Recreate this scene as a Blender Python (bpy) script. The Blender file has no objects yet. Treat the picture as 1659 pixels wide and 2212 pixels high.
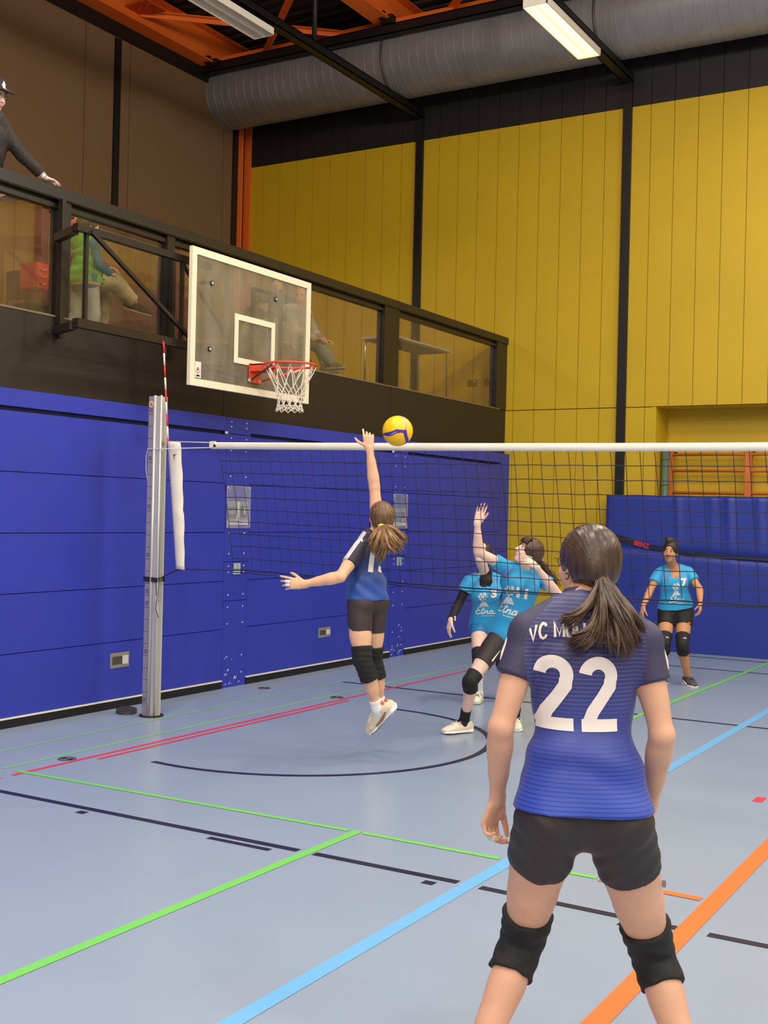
import bpy, bmesh, math, random
import numpy as np
from mathutils import Vector, Matrix, noise
from mathutils.bvhtree import BVHTree
random.seed(7); np.random.seed(7)
SC = bpy.context.scene
COL = SC.collection
# ------------------------------------------------------------------ camera
FPX, YAW, PITCH, ROLL = 2555.1, .53167, .00157, .02304
EYE = np.array([0, 0, 1.72])
def cam_matrix():
    cy, sy = math.cos(YAW), math.sin(YAW)
    Rz = np.array([[cy, sy, 0], [-sy, cy, 0], [0, 0, 1]])
    B = np.array([[1, 0, 0], [0, 0, -1], [0, 1, 0]])
    cp, sp = math.cos(PITCH), math.sin(PITCH)
    Rx = np.array([[1, 0, 0], [0, cp, sp], [0, -sp, cp]])
    cr, sr = math.cos(ROLL), math.sin(ROLL)
    Rr = np.array([[cr, -sr, 0], [sr, cr, 0], [0, 0, 1]])
    return Rr @ Rx @ B @ Rz
CM = cam_matrix()
def P(px, py, d):
    """world point seen at pixel px,py at distance d along the view axis"""
    return EYE + CM.T @ np.array([(px - 829.5) / FPX, (py - 1106) / FPX, 1]) * d
RIGHT, DOWN, FWD = CM[0], CM[1], CM[2]
cam = bpy.data.cameras.new('camera'); co = bpy.data.objects.new('camera', cam); COL.objects.link(co)
cam.sensor_fit = 'HORIZONTAL'; cam.sensor_width = 36; cam.lens = 36 * FPX / 1659
cam.clip_start = .05; cam.clip_end = 100
m = Matrix(((CM[0][0], -CM[1][0], -CM[2][0], EYE[0]), (CM[0][1], -CM[1][1], -CM[2][1], EYE[1]), (CM[0][2], -CM[1][2], -CM[2][2], EYE[2]), (0, 0, 0, 1)))
co.matrix_world = m
SC.camera = co
SC.view_settings.view_transform = 'Standard'; SC.view_settings.look = 'None'
SC.view_settings.gamma = 1; SC.view_settings.exposure = 0.0
SC.view_settings.use_curve_mapping = False
SC.cycles.max_bounces = 6; SC.cycles.diffuse_bounces = 4; SC.cycles.transparent_max_bounces = 24
SC.cycles.sample_clamp_indirect = 6
w = bpy.data.worlds.new('world'); SC.world = w; w.use_nodes = True
w.node_tree.nodes['Background'].inputs[0].default_value = (.9, .85, .8, 1)
w.node_tree.nodes['Background'].inputs[1].default_value = .2
# ------------------------------------------------------------------ lamps of the hall (rows of strip lights under the roof) and added fill lights
LAMP_W = 74
def hall_light(x, y, power, warm=(1, .93, .82), z=7.55):
    l = bpy.data.lights.new('strip_or_fill_light', 'AREA'); l.shape = 'RECTANGLE'; l.size = .5; l.size_y = 1.8
    l.energy = power; l.color = warm
    o = bpy.data.objects.new('strip_or_fill_light', l); COL.objects.link(o); o.location = (x, y, z)
    return o
for _x in (-2.19, 1.05, 4.3, 7.5):
    for _y in (-8, -4.5, -1, 2.5, 6, 9.5, 13):
        k = 1.0
        if _y > 8 and _x < -1: k = .8
        hall_light(_x, _y, LAMP_W * k)
for _x, _y in ((-2.2, -6), (-2.2, 2), (-2.2, 9), (4.3, -6), (4.3, 2), (4.3, 10), (-5.4, 5)):  # added fill points without fixtures, brightening the upper walls and roof
    l = bpy.data.lights.new('uplight_fill', 'POINT'); l.energy = 340; l.color = (1, .9, .76); l.shadow_soft_size = .3
    o = bpy.data.objects.new('uplight_fill', l); COL.objects.link(o); o.location = (_x, _y, 7.4)
for _y in (-8, -4, 0, 4, 8.3):
    hall_light(-5.47, _y, LAMP_W * .55)
for _y in (-2, 3, 8, 12.5): hall_light(-9.6, _y, 28, (1, .85, .62), 5.8)  # added fill inside the gallery, no lamps hang there
# ------------------------------------------------------------------ materials
MATS = {}
def mat(name, col, rough=.6, metal=0, spec=.5, noise_amt=0, noise_scale=8, bump=0, bump_scale=200, emit=None, estr=0, sheen=0, coat=0):
    if name in MATS: return MATS[name]
    m = bpy.data.materials.new(name); m.use_nodes = True; nt = m.node_tree; b = nt.nodes['Principled BSDF']
    b.inputs['Base Color'].default_value = (*col, 1); b.inputs['Roughness'].default_value = rough
    b.inputs['Metallic'].default_value = metal; b.inputs['Specular IOR Level'].default_value = spec
    if sheen: b.inputs['Sheen Weight'].default_value = sheen
    if coat: b.inputs['Coat Weight'].default_value = coat
    tc = nt.nodes.new('ShaderNodeTexCoord')
    if noise_amt:
        n = nt.nodes.new('ShaderNodeTexNoise'); n.inputs['Scale'].default_value = noise_scale; n.inputs['Detail'].default_value = 4
        nt.links.new(tc.outputs['Object'], n.inputs['Vector'])
        r = nt.nodes.new('ShaderNodeMapRange'); r.inputs[1].default_value = .3; r.inputs[2].default_value = .7
        r.inputs[3].default_value = 1 - noise_amt; r.inputs[4].default_value = 1 + noise_amt
        nt.links.new(n.outputs['Fac'], r.inputs[0])
        v = nt.nodes.new('ShaderNodeVectorMath'); v.operation = 'SCALE'; v.inputs[0].default_value = col
        nt.links.new(r.outputs[0], v.inputs['Scale']); nt.links.new(v.outputs[0], b.inputs['Base Color'])
    if bump:
        n2 = nt.nodes.new('ShaderNodeTexNoise'); n2.inputs['Scale'].default_value = bump_scale; n2.inputs['Detail'].default_value = 2
        nt.links.new(tc.outputs['Object'], n2.inputs['Vector'])
        bp = nt.nodes.new('ShaderNodeBump'); bp.inputs['Strength'].default_value = bump; bp.inputs['Distance'].default_value = .002
        nt.links.new(n2.outputs['Fac'], bp.inputs['Height']); nt.links.new(bp.outputs[0], b.inputs['Normal'])
    if emit: b.inputs['Emission Color'].default_value = (*emit, 1); b.inputs['Emission Strength'].default_value = estr
    MATS[name] = m
    return m
def srgb(r, g, b):
    f = lambda c: (c / 255 / 12.92) if c / 255 <= .04045 else ((c / 255 + .055) / 1.055) ** 2.4
    return (f(r), f(g), f(b))
def glass_mat(name, tint, opac, rough=.02):
    m = bpy.data.materials.new(name); m.use_nodes = True; nt = m.node_tree; nt.nodes.clear()
    out = nt.nodes.new('ShaderNodeOutputMaterial'); tr = nt.nodes.new('ShaderNodeBsdfTransparent'); tr.inputs[0].default_value = (*tint, 1)
    gl = nt.nodes.new('ShaderNodeBsdfGlossy'); gl.inputs['Roughness'].default_value = rough; gl.inputs[0].default_value = (.9, .9, .9, 1)
    df = nt.nodes.new('ShaderNodeBsdfDiffuse'); df.inputs[0].default_value = (*opac[1], 1)
    fr = nt.nodes.new('ShaderNodeFresnel'); fr.inputs[0].default_value = 1.45
    geo = nt.nodes.new('ShaderNodeTexCoord'); ns = nt.nodes.new('ShaderNodeTexNoise'); ns.inputs['Scale'].default_value = 3.5; ns.inputs['Detail'].default_value = 5
    mp = nt.nodes.new('ShaderNodeMapping'); mp.inputs['Scale'].default_value = (1, 1.6, .5)
    nt.links.new(geo.outputs['Object'], mp.inputs[0]); nt.links.new(mp.outputs[0], ns.inputs['Vector'])
    mr = nt.nodes.new('ShaderNodeMapRange'); mr.inputs[1].default_value = .3; mr.inputs[2].default_value = .75
    mr.inputs[3].default_value = opac[0] * .5; mr.inputs[4].default_value = opac[0] * 1.5
    nt.links.new(ns.outputs['Fac'], mr.inputs[0])
    m1 = nt.nodes.new('ShaderNodeMixShader'); m2 = nt.nodes.new('ShaderNodeMixShader')
    nt.links.new(mr.outputs[0], m1.inputs[0]); nt.links.new(tr.outputs[0], m1.inputs[1]); nt.links.new(df.outputs[0], m1.inputs[2])
    gm = nt.nodes.new('ShaderNodeNewGeometry'); mu = nt.nodes.new('ShaderNodeMath'); mu.operation = 'SUBTRACT'; mu.use_clamp = True
    nt.links.new(fr.outputs[0], mu.inputs[0]); nt.links.new(gm.outputs['Backfacing'], mu.inputs[1]); nt.links.new(mu.outputs[0], m2.inputs[0]); nt.links.new(m1.outputs[0], m2.inputs[1]); nt.links.new(gl.outputs[0], m2.inputs[2])
    nt.links.new(m2.outputs[0], out.inputs[0])
    return m
# ------------------------------------------------------------------ mesh helpers
def empty(name, loc, label, cat, group=None):
    o = bpy.data.objects.new(name, None); COL.objects.link(o); o.location = loc; o.empty_display_size = .1
    o['label'] = label; o['category'] = cat
    if group: o['group'] = group
    return o
def tag(o, label=None, cat=None, group=None, kind=None):
    if label: o['label'] = label
    if cat: o['category'] = cat
    if group: o['group'] = group
    if kind: o['kind'] = kind
    return o
def root_loc(p):
    v = Vector((0, 0, 0))
    while p is not None:
        v = v + p.location; p = p.parent
    return v
def finish(name, bm, material, parent=None, origin=None, smooth=False):
    """bm in world coordinates; the object's origin is put at origin (or at its parent's)"""
    me = bpy.data.meshes.new(name)
    bmesh.ops.recalc_face_normals(bm, faces=bm.faces)
    po = root_loc(parent) if parent is not None else Vector((0, 0, 0))
    og = Vector(origin) if origin is not None else po
    bmesh.ops.translate(bm, verts=bm.verts, vec=-og)
    bm.to_mesh(me); bm.free()
    if smooth: me.polygons.foreach_set('use_smooth', [True] * len(me.polygons))
    for mm in (material if isinstance(material, (list, tuple)) else [material]): me.materials.append(mm)
    o = bpy.data.objects.new(name, me); COL.objects.link(o)
    if parent is not None: o.parent = parent
    o.location = og - po
    return o
def box(bm, x0, x1, y0, y1, z0, z1, mi=0, bev=0):
    vs = [bm.verts.new((x, y, z)) for x in (x0, x1) for y in (y0, y1) for z in (z0, z1)]
    fs = []
    for f in ((0, 1, 3, 2), (4, 6, 7, 5), (0, 4, 5, 1), (2, 3, 7, 6), (0, 2, 6, 4), (1, 5, 7, 3)):
        fc = bm.faces.new([vs[i] for i in f]); fc.material_index = mi; fs.append(fc)
    if bev:
        es = list({e for f in fs for e in f.edges})
        bmesh.ops.bevel(bm, geom=es, offset=bev, segments=2, affect='EDGES')
    return vs
def obox(bm, c, ax, ay, az, hx, hy, hz, mi=0, bev=0):
    """oriented box: centre, three unit axes, half sizes"""
    c = Vector(c); ax, ay, az = Vector(ax), Vector(ay), Vector(az)
    vs = [bm.verts.new(c + ax * (sx * hx) + ay * (sy * hy) + az * (sz * hz)) for sx in (-1, 1) for sy in (-1, 1) for sz in (-1, 1)]
    fs = []
    for f in ((0, 1, 3, 2), (4, 6, 7, 5), (0, 4, 5, 1), (2, 3, 7, 6), (0, 2, 6, 4), (1, 5, 7, 3)):
        fc = bm.faces.new([vs[i] for i in f]); fc.material_index = mi; fs.append(fc)
    if bev:
        es = list({e for f in fs for e in f.edges})
        bmesh.ops.bevel(bm, geom=es, offset=bev, segments=2, affect='EDGES')
def frame_of(d):
    d = Vector(d).normalized(); a = Vector((0, 0, 1)) if abs(d.z) < .9 else Vector((1, 0, 0))
    u = d.cross(a).normalized(); return d, u, d.cross(u).normalized()
def beam(bm, a, b, w, h, mi=0, up=(0, 0, 1)):
    a, b = Vector(a), Vector(b); d = (b - a).normalized(); up = Vector(up)
    s = d.cross(up).normalized(); n = s.cross(d)
    obox(bm, (a + b) / 2, d, s, n, (b - a).length / 2, w / 2, h / 2, mi)
def tube(bm, pts, r, n=8, mi=0, caps=True, closed=False):
    pts = [Vector(p) for p in pts]; N = len(pts); rs = r if isinstance(r, (list, tuple)) else [r] * N
    rings = []; u = None
    for i, p in enumerate(pts):
        if closed: d = pts[(i + 1) % N] - pts[i - 1]
        else: d = pts[min(i + 1, N - 1)] - pts[max(i - 1, 0)]
        if d.length < 1e-9: d = Vector((0, 0, 1))
        d.normalize()
        if u is None: _, u, _ = frame_of(d)
        u = (u - d * u.dot(d)); 
        if u.length < 1e-6: _, u, _ = frame_of(d)
        u.normalize(); v = d.cross(u)
        rings.append([bm.verts.new(p + (u * math.cos(2 * math.pi * k / n) + v * math.sin(2 * math.pi * k / n)) * rs[i]) for k in range(n)])
    for i in range(N - 1 + (1 if closed else 0)):
        A, Bv = rings[i], rings[(i + 1) % N]
        for k in range(n):
            f = bm.faces.new((A[k], A[(k + 1) % n], Bv[(k + 1) % n], Bv[k])); f.material_index = mi; f.smooth = True
    if caps and not closed:
        for R, rev in ((rings[0], True), (rings[-1], False)):
            f = bm.faces.new(R[::-1] if rev else R); f.material_index = mi
def disc(bm, c, axis, r, h, n=24, mi=0):
    d = Vector(axis).normalized(); c = Vector(c); tube(bm, [c, c + d * h], r, n, mi)
def fine(bm, L, iters=7):
    for _ in range(iters):
        es = [e for e in bm.edges if e.calc_length() > L]
        if not es: break
        bmesh.ops.subdivide_edges(bm, edges=es, cuts=1)
        bmesh.ops.triangulate(bm, faces=[f for f in bm.faces if len(f.verts) > 3])
def text_bm(s, size, offset=.0, shear=0, spacing=1):
    """letters as a flat mesh in the xy plane, centred in x, baseline y=0"""
    cu = bpy.data.curves.new('letters', 'FONT'); cu.body = s; cu.size = size; cu.offset = offset; cu.shear = shear
    cu.align_x = 'CENTER'; cu.resolution_u = 4; cu.space_character = spacing
    ob = bpy.data.objects.new('letters', cu); COL.objects.link(ob)
    dg = bpy.context.evaluated_depsgraph_get(); me = bpy.data.meshes.new_from_object(ob.evaluated_get(dg))
    bm = bmesh.new(); bm.from_mesh(me); bpy.data.objects.remove(ob); bpy.data.meshes.remove(me); bpy.data.curves.remove(cu)
    return bm
def stroke_bm(paths, w, closed=False):
    """2-D strokes of constant width as a flat mesh"""
    bm = bmesh.new()
    for path in paths:
        N = len(path); L = []; R = []
        for i, p in enumerate(path):
            a = path[max(i - 1, 0)]; b = path[min(i + 1, N - 1)]
            d = Vector((b[0] - a[0], b[1] - a[1])).normalized(); n = Vector((-d.y, d.x)); k = 1
            if 0 < i < N - 1:
                d1 = (Vector(path[i]) - Vector(a)).normalized(); k = 1 / max(.72, abs(n.dot(Vector((-d1.y, d1.x)))))
            L.append(bm.verts.new((p[0] + n.x * w / 2 * k, p[1] + n.y * w / 2 * k, 0))); R.append(bm.verts.new((p[0] - n.x * w / 2 * k, p[1] - n.y * w / 2 * k, 0)))
        for i in range(N - 1): bm.faces.new((L[i], R[i], R[i + 1], L[i + 1]))
    return bm
def place_flat(bm, origin, xa, ya):
    xa, ya = Vector(xa), Vector(ya); o = Vector(origin)
    for v in bm.verts: v.co = o + xa * v.co.x + ya * v.co.y
def struct(name, bm, m, parent=None, smooth=False):
    o = finish(name, bm, m, parent, smooth=smooth)
    if parent is None: o['kind'] = 'structure'
    return o
# ------------------------------------------------------------------ colours
M_FLOOR = mat('floor_vinyl', srgb(147, 163, 186), .27, spec=.5, noise_amt=.03, noise_scale=.8)
M_BLUE = mat('blue_panel', srgb(45, 59, 172), .42, noise_amt=.05, noise_scale=1.5)
M_BLACK = mat('black_trim', srgb(17, 15, 16), .5)
M_WHITE = mat('white_paint', srgb(232, 228, 220), .5)
M_YEL = mat('yellow_board', srgb(202, 168, 24), .55, noise_amt=.04, noise_scale=1)
M_YEL2 = mat('ochre_board', srgb(150, 112, 30), .6, noise_amt=.05, noise_scale=1)
M_DARK = mat('dark_gap', srgb(20, 14, 8), .8)
M_DBAND = mat('dark_board', srgb(26, 22, 23), .6)
M_FASC = mat('brown_black_fascia', srgb(38, 28, 18), .55, noise_amt=.05)
M_BROWN = mat('brown_acoustic_panel', srgb(122, 95, 68), .85, noise_amt=.08, noise_scale=60, bump=.4, bump_scale=150)
M_SEAM = mat('rust_seam', srgb(90, 50, 22), .8)
M_ORANGE = mat('orange_steel', srgb(240, 116, 40), .45)
M_STEELBLK = mat('black_steel', srgb(44, 36, 30), .4, spec=.5)
M_ALU = mat('aluminium', srgb(212, 210, 204), .35, metal=.35)
M_GALV = mat('galvanised_duct', srgb(136, 137, 142), .42, metal=.2, noise_amt=.1, noise_scale=3)
M_DECK = mat('dark_roof_deck', srgb(46, 40, 40), .6)
M_STEPS = mat('brown_bleacher', srgb(92, 50, 34), .7)
# ------------------------------------------------------------------ floor and its painted lines
bm = bmesh.new(); box(bm, -12.3, 10, -10, 17, -.1, 0); FLOOR = struct('floor', bm, M_FLOOR)
def line_mesh(segs, name, m, z=.0016):
    bm = bmesh.new()
    for x0, y0, x1, y1, wd in segs:
        a = Vector((x0, y0, 0)); b = Vector((x1, y1, 0)); d = (b - a).normalized(); n = Vector((-d.y, d.x, 0)) * wd / 2
        bm.faces.new([bm.verts.new(Vector((p.x, p.y, z))) for p in (a - n, b - n, b + n, a + n)])
    return struct(name, bm, m, FLOOR)
LN_BLK = mat('line_black', srgb(34, 34, 56), .4); LN_GRN = mat('line_green', srgb(118, 205, 96), .4); LN_GRN2 = mat('line_green_faint', srgb(128, 186, 140), .4)
LN_RED = mat('line_red', srgb(226, 62, 84), .4); LN_ORG = mat('line_orange', srgb(255, 120, 62), .4); LN_BLU = mat('line_blue', srgb(112, 180, 232), .4)
line_mesh([(-7, 4.98, -3.387, 4.98, .05), (-3.29, 4.98, -2.479, 4.98, .05), (-2.36, 4.97, -1.42, 4.95, .05), (-1.30, 4.95, 8, 4.95, .05),
           (-3.907, 4.905, -3.51, 4.905, .04), (-4.84, 4.9, -4.78, 4.9, .05), (-2.62, 4.895, -2.56, 4.895, .05), (-1.66, 4.87, -1.60, 4.87, .05),
           (-6.44, 10.19, 8, 10.07, .05), (-4.35, 14.95, 8, 14.95, .05), (-6, 13.85, 8, 13.62, .05), (-2.55, 7.05, -2.45, 7.05, .05)], 'black_line', LN_BLK)
bm = bmesh.new(); pr = None
for i in range(41):
    a = math.radians(-99 + 198 * i / 40); c = (-5.17, 7.6); q = []
    for r in (1.435, 1.485): q.append(bm.verts.new((c[0] + r * math.cos(a), c[1] + r * math.sin(a), .0016)))
    if pr: bm.faces.new((pr[0], pr[1], q[1], q[0]))
    pr = q
struct('semicircle_line', bm, LN_BLK, FLOOR)
line_mesh([(-5.9, 5.42, -3.38, 5.45, .04), (-3.29, 5.45, -2.479, 5.44, .04), (-2.36, 5.43, -1.96, 5.42, .04), (-3.33, -6, -3.33, 5.47, .055),
           (-3.31, 9.4, -3.25, 15.2, .05)], 'green_line', LN_GRN, .0024)
line_mesh([(-6.46, 2, -6.46, 15, .035), (-6.03, 5.42, -6.03, 15, .045), (-5.98, 2, -5.98, 5.36, .05)], 'faint_green_line', LN_GRN2, .0012)
line_mesh([(-5.83, 2, -5.83, 5.22, .035), (-5.83, 5.32, -5.83, 14.9, .035), (-5.745, 6.0, -5.745, 9.2, .035), (-1.68, 7.46, -1.68, 7.60, .06)], 'red_line', LN_RED, .002)
line_mesh([(-1.39, -6, -1.39, 9, .085), (-1.94, 5.405, -1.45, 5.39, .055)], 'orange_line', LN_ORG, .0028)
line_mesh([(-2.42, -6, -2.42, 14.9, .075)], 'blue_line', LN_BLU, .002)
# ------------------------------------------------------------------ blue wall under the gallery
XL = -7.1; STRIPS = [(-.75, -.4), (2.45, 2.83), (5.6, 5.98), (9.05, 9.43), (12.26, 12.62), (15.3, 15.6)]
WALL = None
bm = bmesh.new(); box(bm, XL - .2, XL - .03, -10, 15.6, 0, 2.62, 1)
prev = -10
for a, b in STRIPS:
    zs = [.08, .57, 1.035, 1.505, 1.98, 2.45]
    for z0, z1 in zip(zs[:-1], zs[1:]): box(bm, XL - .03, XL, prev + .003, a - .003, z0 + .003, z1 - .003)
    box(bm, XL - .03, XL, prev + .003, a - .003, 2.485, 2.62)
    for z0, z1 in ((0, .84), (.843, 1.22), (1.223, 2.46), (2.465, 2.62)): box(bm, XL - .03, XL + .001, a, b, z0, z1 - .002)
    prev = b
WALL = struct('wall_left', bm, [M_BLUE, mat('gap_navy', srgb(18, 20, 60), .8)])
bm = bmesh.new(); prev = -10
for a, b in STRIPS:
    box(bm, XL - .02, XL + .012, prev + .003, a - .003, 0, .068, 0); box(bm, XL - .02, XL + .014, prev + .003, a - .003, .068, .08, 1)
    prev = b
struct('baseboard_left', bm, [M_BLACK, M_WHITE])
bm = bmesh.new()
for a, b in STRIPS[3:5]:
    for z in (.13, .3, .62, .78, .9, 1.12, 1.18, 1.3, 1.5, 1.93, 2.05, 2.3, 2.42, 2.53, 2.58):
        for y in (a + .07, b - .07): disc(bm, (XL, y, z), (1, 0, 0), .008, .004, 8)
    box(bm, XL + .001, XL + .006, a - .03, a + .012, 2.455, 2.48)
    for q in range(9): box(bm, XL + .001, XL + .0022, a + .02 + random.random() * .3, 0, 0, 0) if False else None
    for q in range(14):
        y = a + .03 + random.random() * .3; z = .03 + random.random() ** 2 * .35; r = .004 + random.random() * .012
        obox(bm, (XL + .0015, y, z), (1, 0, 0), (0, .8, .6), (0, -.6, .8), .0008, r, r * .35)
struct('panel_screw', bm, mat('scuffed_white', srgb(205, 205, 215), .5), WALL)
# poster holders, plates, handles on the blue wall
M_ACRYL = glass_mat('acrylic', (.93, .93, .95), (.14, (.8, .8, .85)))
def poster(y0, y1, z0, z1, zm, kind, label):
    e = empty('poster_holder', (XL, (y0 + y1) / 2, z0), label, 'poster')
    bm = bmesh.new(); box(bm, XL + .012, XL + .016, y0, y1, z0, z1, bev=.0015); finish('acrylic_sheet', bm, M_ACRYL, e)
    bm = bmesh.new(); tube(bm, [(XL + .014, y0, z0), (XL + .014, y1, z0), (XL + .014, y1, z1), (XL + .014, y0, z1)], .003, 6, closed=True)
    finish('edge_rim', bm, mat('acrylic_rim', srgb(190, 190, 205), .3), e)
    bm = bmesh.new(); box(bm, XL + .004, XL + .008, y0 + .02, y1 - .02, z0 + .03, zm, 0)
    hh = zm - z0 - .03; ww = y1 - y0 - .04; u = lambda t: y0 + .02 + ww * t; v = lambda t: z0 + .03 + hh * t
    box(bm, XL + .008, XL + .009, u(.0), u(1), v(0), v(.17), 1)
    for k in range(6): box(bm, XL + .009, XL + .0095, u(.06 + k * .11), u(.14 + k * .11), v(.07), v(.10), 2)
    if kind == 0:
        box(bm, XL + .008, XL + .0088, u(.03), u(.45), v(.25), v(.75), 2); box(bm, XL + .0088, XL + .0092, u(.08), u(.35), v(.45), v(.6), 0)
        obox(bm, (XL + .0095, u(.5), v(.58)), (1, 0, 0), (0, .99, -.1), (0, .1, .99), .0006, ww * .06, hh * .4, 1)
        box(bm, XL + .008, XL + .0088, u(.62), u(.9), v(.3), v(.8), 2); box(bm, XL + .0088, XL + .0094, u(.78), u(.84), v(.45), v(.72), 1)
        box(bm, XL + .008, XL + .0086, u(.1), u(.9), v(.82), v(.95), 0)
    else:
        box(bm, XL + .008, XL + .0088, u(.08), u(.92), v(.22), v(.92), 2); box(bm, XL + .0088, XL + .0094, u(.3), u(.6), v(.28), v(.78), 3)
        box(bm, XL + .0088, XL + .0094, u(.66), u(.85), v(.25), v(.42), 4); box(bm, XL + .0088, XL + .0092, u(.05), u(.95), v(.8), v(.9), 0)
    finish('printed_sheet', bm, [mat('print_grey', srgb(150, 152, 150), .5), M_WHITE, mat('print_dark', srgb(60, 62, 66), .5), mat('print_teal', srgb(30, 120, 160), .5), mat('print_tan', srgb(220, 180, 130), .5)], e)
    for y in (y0 + .015, y1 - .015):
        for z in (z0 + .015, z1 - .015): bm = bmesh.new(); disc(bm, (XL, y, z), (1, 0, 0), .006, .019, 10); finish('screw', bm, M_ALU, e)
poster(9.06, 9.43, 1.55, 1.955, 1.81, 0, 'clear acrylic holder with a grey photo print on the blue wall behind the net end')
poster(12.27, 12.61, 1.55, 1.96, 1.79, 1, 'clear acrylic holder with a teal and grey photo print beside the spiking player\'s head')
bm = bmesh.new(); box(bm, XL, XL + .012, 9.19, 9.3, 1.095, 1.205, bev=.003); o = finish('switch_plate', bm, mat('plate_grey', srgb(170, 185, 185), .4), origin=(XL, 9.25, 1.1))
tag(o, 'square grey switch plate on the blue wall under the net corner', 'switch')
bm = bmesh.new(); box(bm, XL + .012, XL + .0125, 9.245, 9.249, 1.1, 1.2); box(bm, XL + .012, XL + .0125, 9.2, 9.29, 1.148, 1.151); finish('rocker_gap', bm, M_DARK, o)
bm = bmesh.new(); box(bm, XL, XL + .012, 12.4, 12.5, 1.095, 1.205, bev=.003); o = finish('switch_plate', bm, mat('plate_grey', srgb(170, 185, 185), .4), origin=(XL, 12.45, 1.1))
tag(o, 'narrow grey switch plate on the blue wall right of the spiking player', 'switch')
bm = bmesh.new(); box(bm, XL + .012, XL + .0125, 12.43, 12.437, 1.1, 1.2); box(bm, XL + .012, XL + .0125, 12.465, 12.472, 1.1, 1.2); finish('rocker_gap', bm, M_DARK, o)
def pull(y0, y1, z0, z1, label):
    e = empty('recessed_handle', (XL, (y0 + y1) / 2, z0), label, 'handle')
    bm = bmesh.new(); box(bm, XL, XL + .006, y0, y1, z0, z1, bev=.002); finish('metal_plate', bm, mat('brushed_plate', srgb(165, 162, 155), .35, metal=.5), e)
    bm = bmesh.new(); box(bm, XL + .006, XL + .0075, y0 + .025, y0 + (y1 - y0) * .62, z0 + .03, z1 - .03); finish('finger_recess', bm, mat('recess_shade', srgb(95, 90, 80), .4, metal=.5), e)
    bm = bmesh.new(); box(bm, XL + .006, XL + .014, y0 + (y1 - y0) * .62, y1 - .02, z0 + .028, z1 - .028, bev=.002); finish('latch', bm, mat('latch_bright', srgb(235, 232, 220), .3, metal=.3), e)
pull(7.52, 7.755, .345, .475, 'steel recessed pull handle low on the blue wall left of the net post')
pull(10.72, 10.96, .355, .465, 'steel recessed pull handle low on the blue wall behind the spiking player')
# ------------------------------------------------------------------ gallery: fascia, slab, rail, glazing
XF = -7.18
bm = bmesh.new(); box(bm, XF - .15, XF, -10, 15.6, 2.62, 3.262)
for y in (9.08, 12.3): box(bm, XF, XF + .002, y, y + .008, 2.63, 3.25, 1)
box(bm, XF - .01, XF + .006, -10, 15.4, 3.25, 3.266, 2)
struct('wall_gallery_front', bm, [M_FASC, M_DARK, mat('bead_metal', srgb(120, 105, 80), .4)])
bm = bmesh.new(); box(bm, -12.3, XF - .15, -10, 16, 3.0, 3.2); struct('floor_gallery', bm, mat('gallery_floor', srgb(110, 80, 50), .6))
e = empty('gallery_railing', (XF, 10, 3.26), 'black steel gallery railing with a wide flat top rail above the dark fascia', 'railing')
M_RAIL = mat('rail_black', srgb(29, 24, 20), .35)
bm = bmesh.new(); box(bm, XF - .12, XF + .03, -10, 15.6, 4.20, 4.30, bev=.008); box(bm, XF - .08, XF - .01, -10, 15.4, 4.135, 4.17); box(bm, XF - .06, XF - .03, -10, 15.4, 4.17, 4.20)
finish('top_rail', bm, M_RAIL, e)
for y0, y1 in ((-2.9, -2.72), (.35, .53), (3.6, 3.78), (6.90, 7.03), (8.21, 8.32), (12.1, 12.46), (15.25, 15.6)):
    bm = bmesh.new(); box(bm, XF - .1, XF + .01, y0, y1, 3.26, 4.21, bev=.005); box(bm, XF - .065, XF - .035, y0 - .015, y1 + .015, 3.27, 4.14)
    if y0 == 12.1:
        for z in (3.35, 3.5, 3.65, 3.8, 3.95, 4.1): disc(bm, (XF + .008, 12.2, z), (1, 0, 0), .008, .004, 8, 1)
    finish('rail_post', bm, [M_RAIL, M_DARK], e)
M_GLZ = glass_mat('tinted_glazing', (.86, .82, .76), (.05, (.5, .42, .3)))
M_GLZ2 = glass_mat('smoky_glazing', (.86, .82, .76), (.05, (.5, .42, .3)))
for y0, y1 in ((-2.7, .35), (.55, 3.6), (3.8, 6.88), (7.05, 8.19), (8.34, 12.08), (12.48, 15.23)):
    bm = bmesh.new(); box(bm, XF - .055, XF - .045, y0, y1, 3.265, 4.14); finish('glass_pane', bm, M_GLZ, e)
# gallery back wall: ochre boards below, brown acoustic panels above
XG = -11.95
bm = bmesh.new(); box(bm, XG - .2, XG - .03, -10, 16, 3.2, 9.3, 1); y = 15.27
while y > -2:
    box(bm, XG - .03, XG, y - .32, y - .006, 3.2, 5.98); y -= .3245
struct('wall_gallery_back', bm, [M_YEL2, M_DARK])
bm = bmesh.new(); ys = [15.25, 14.97, 12.79, 11.90, 9.6, 8.7, 6.4, 4, 1, -2]
for a, b in zip(ys[1:], ys[:-1]): box(bm, XG - .03, XG + .005, a + .008, b - .008, 5.99, 8.42, 0)
box(bm, XG - .04, XG - .02, -2, 15.25, 5.98, 8.42, 1)
struct('wall_gallery_upper', bm, [M_BROWN, M_SEAM])
bm = bmesh.new(); box(bm, XG - .03, XG + .04, -2, 14.6, 8.42, 8.62); box(bm, XG - .03, XG + .03, 12.46, 12.58, 5.98, 8.4); box(bm, XG - .03, XG + .02, 15.2, 15.34, 5.9, 8.4)
box(bm, XG - .03, XG + .03, 9.2, 9.32, 5.98, 8.4)
struct('trim_1', bm, M_BLACK)
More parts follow.
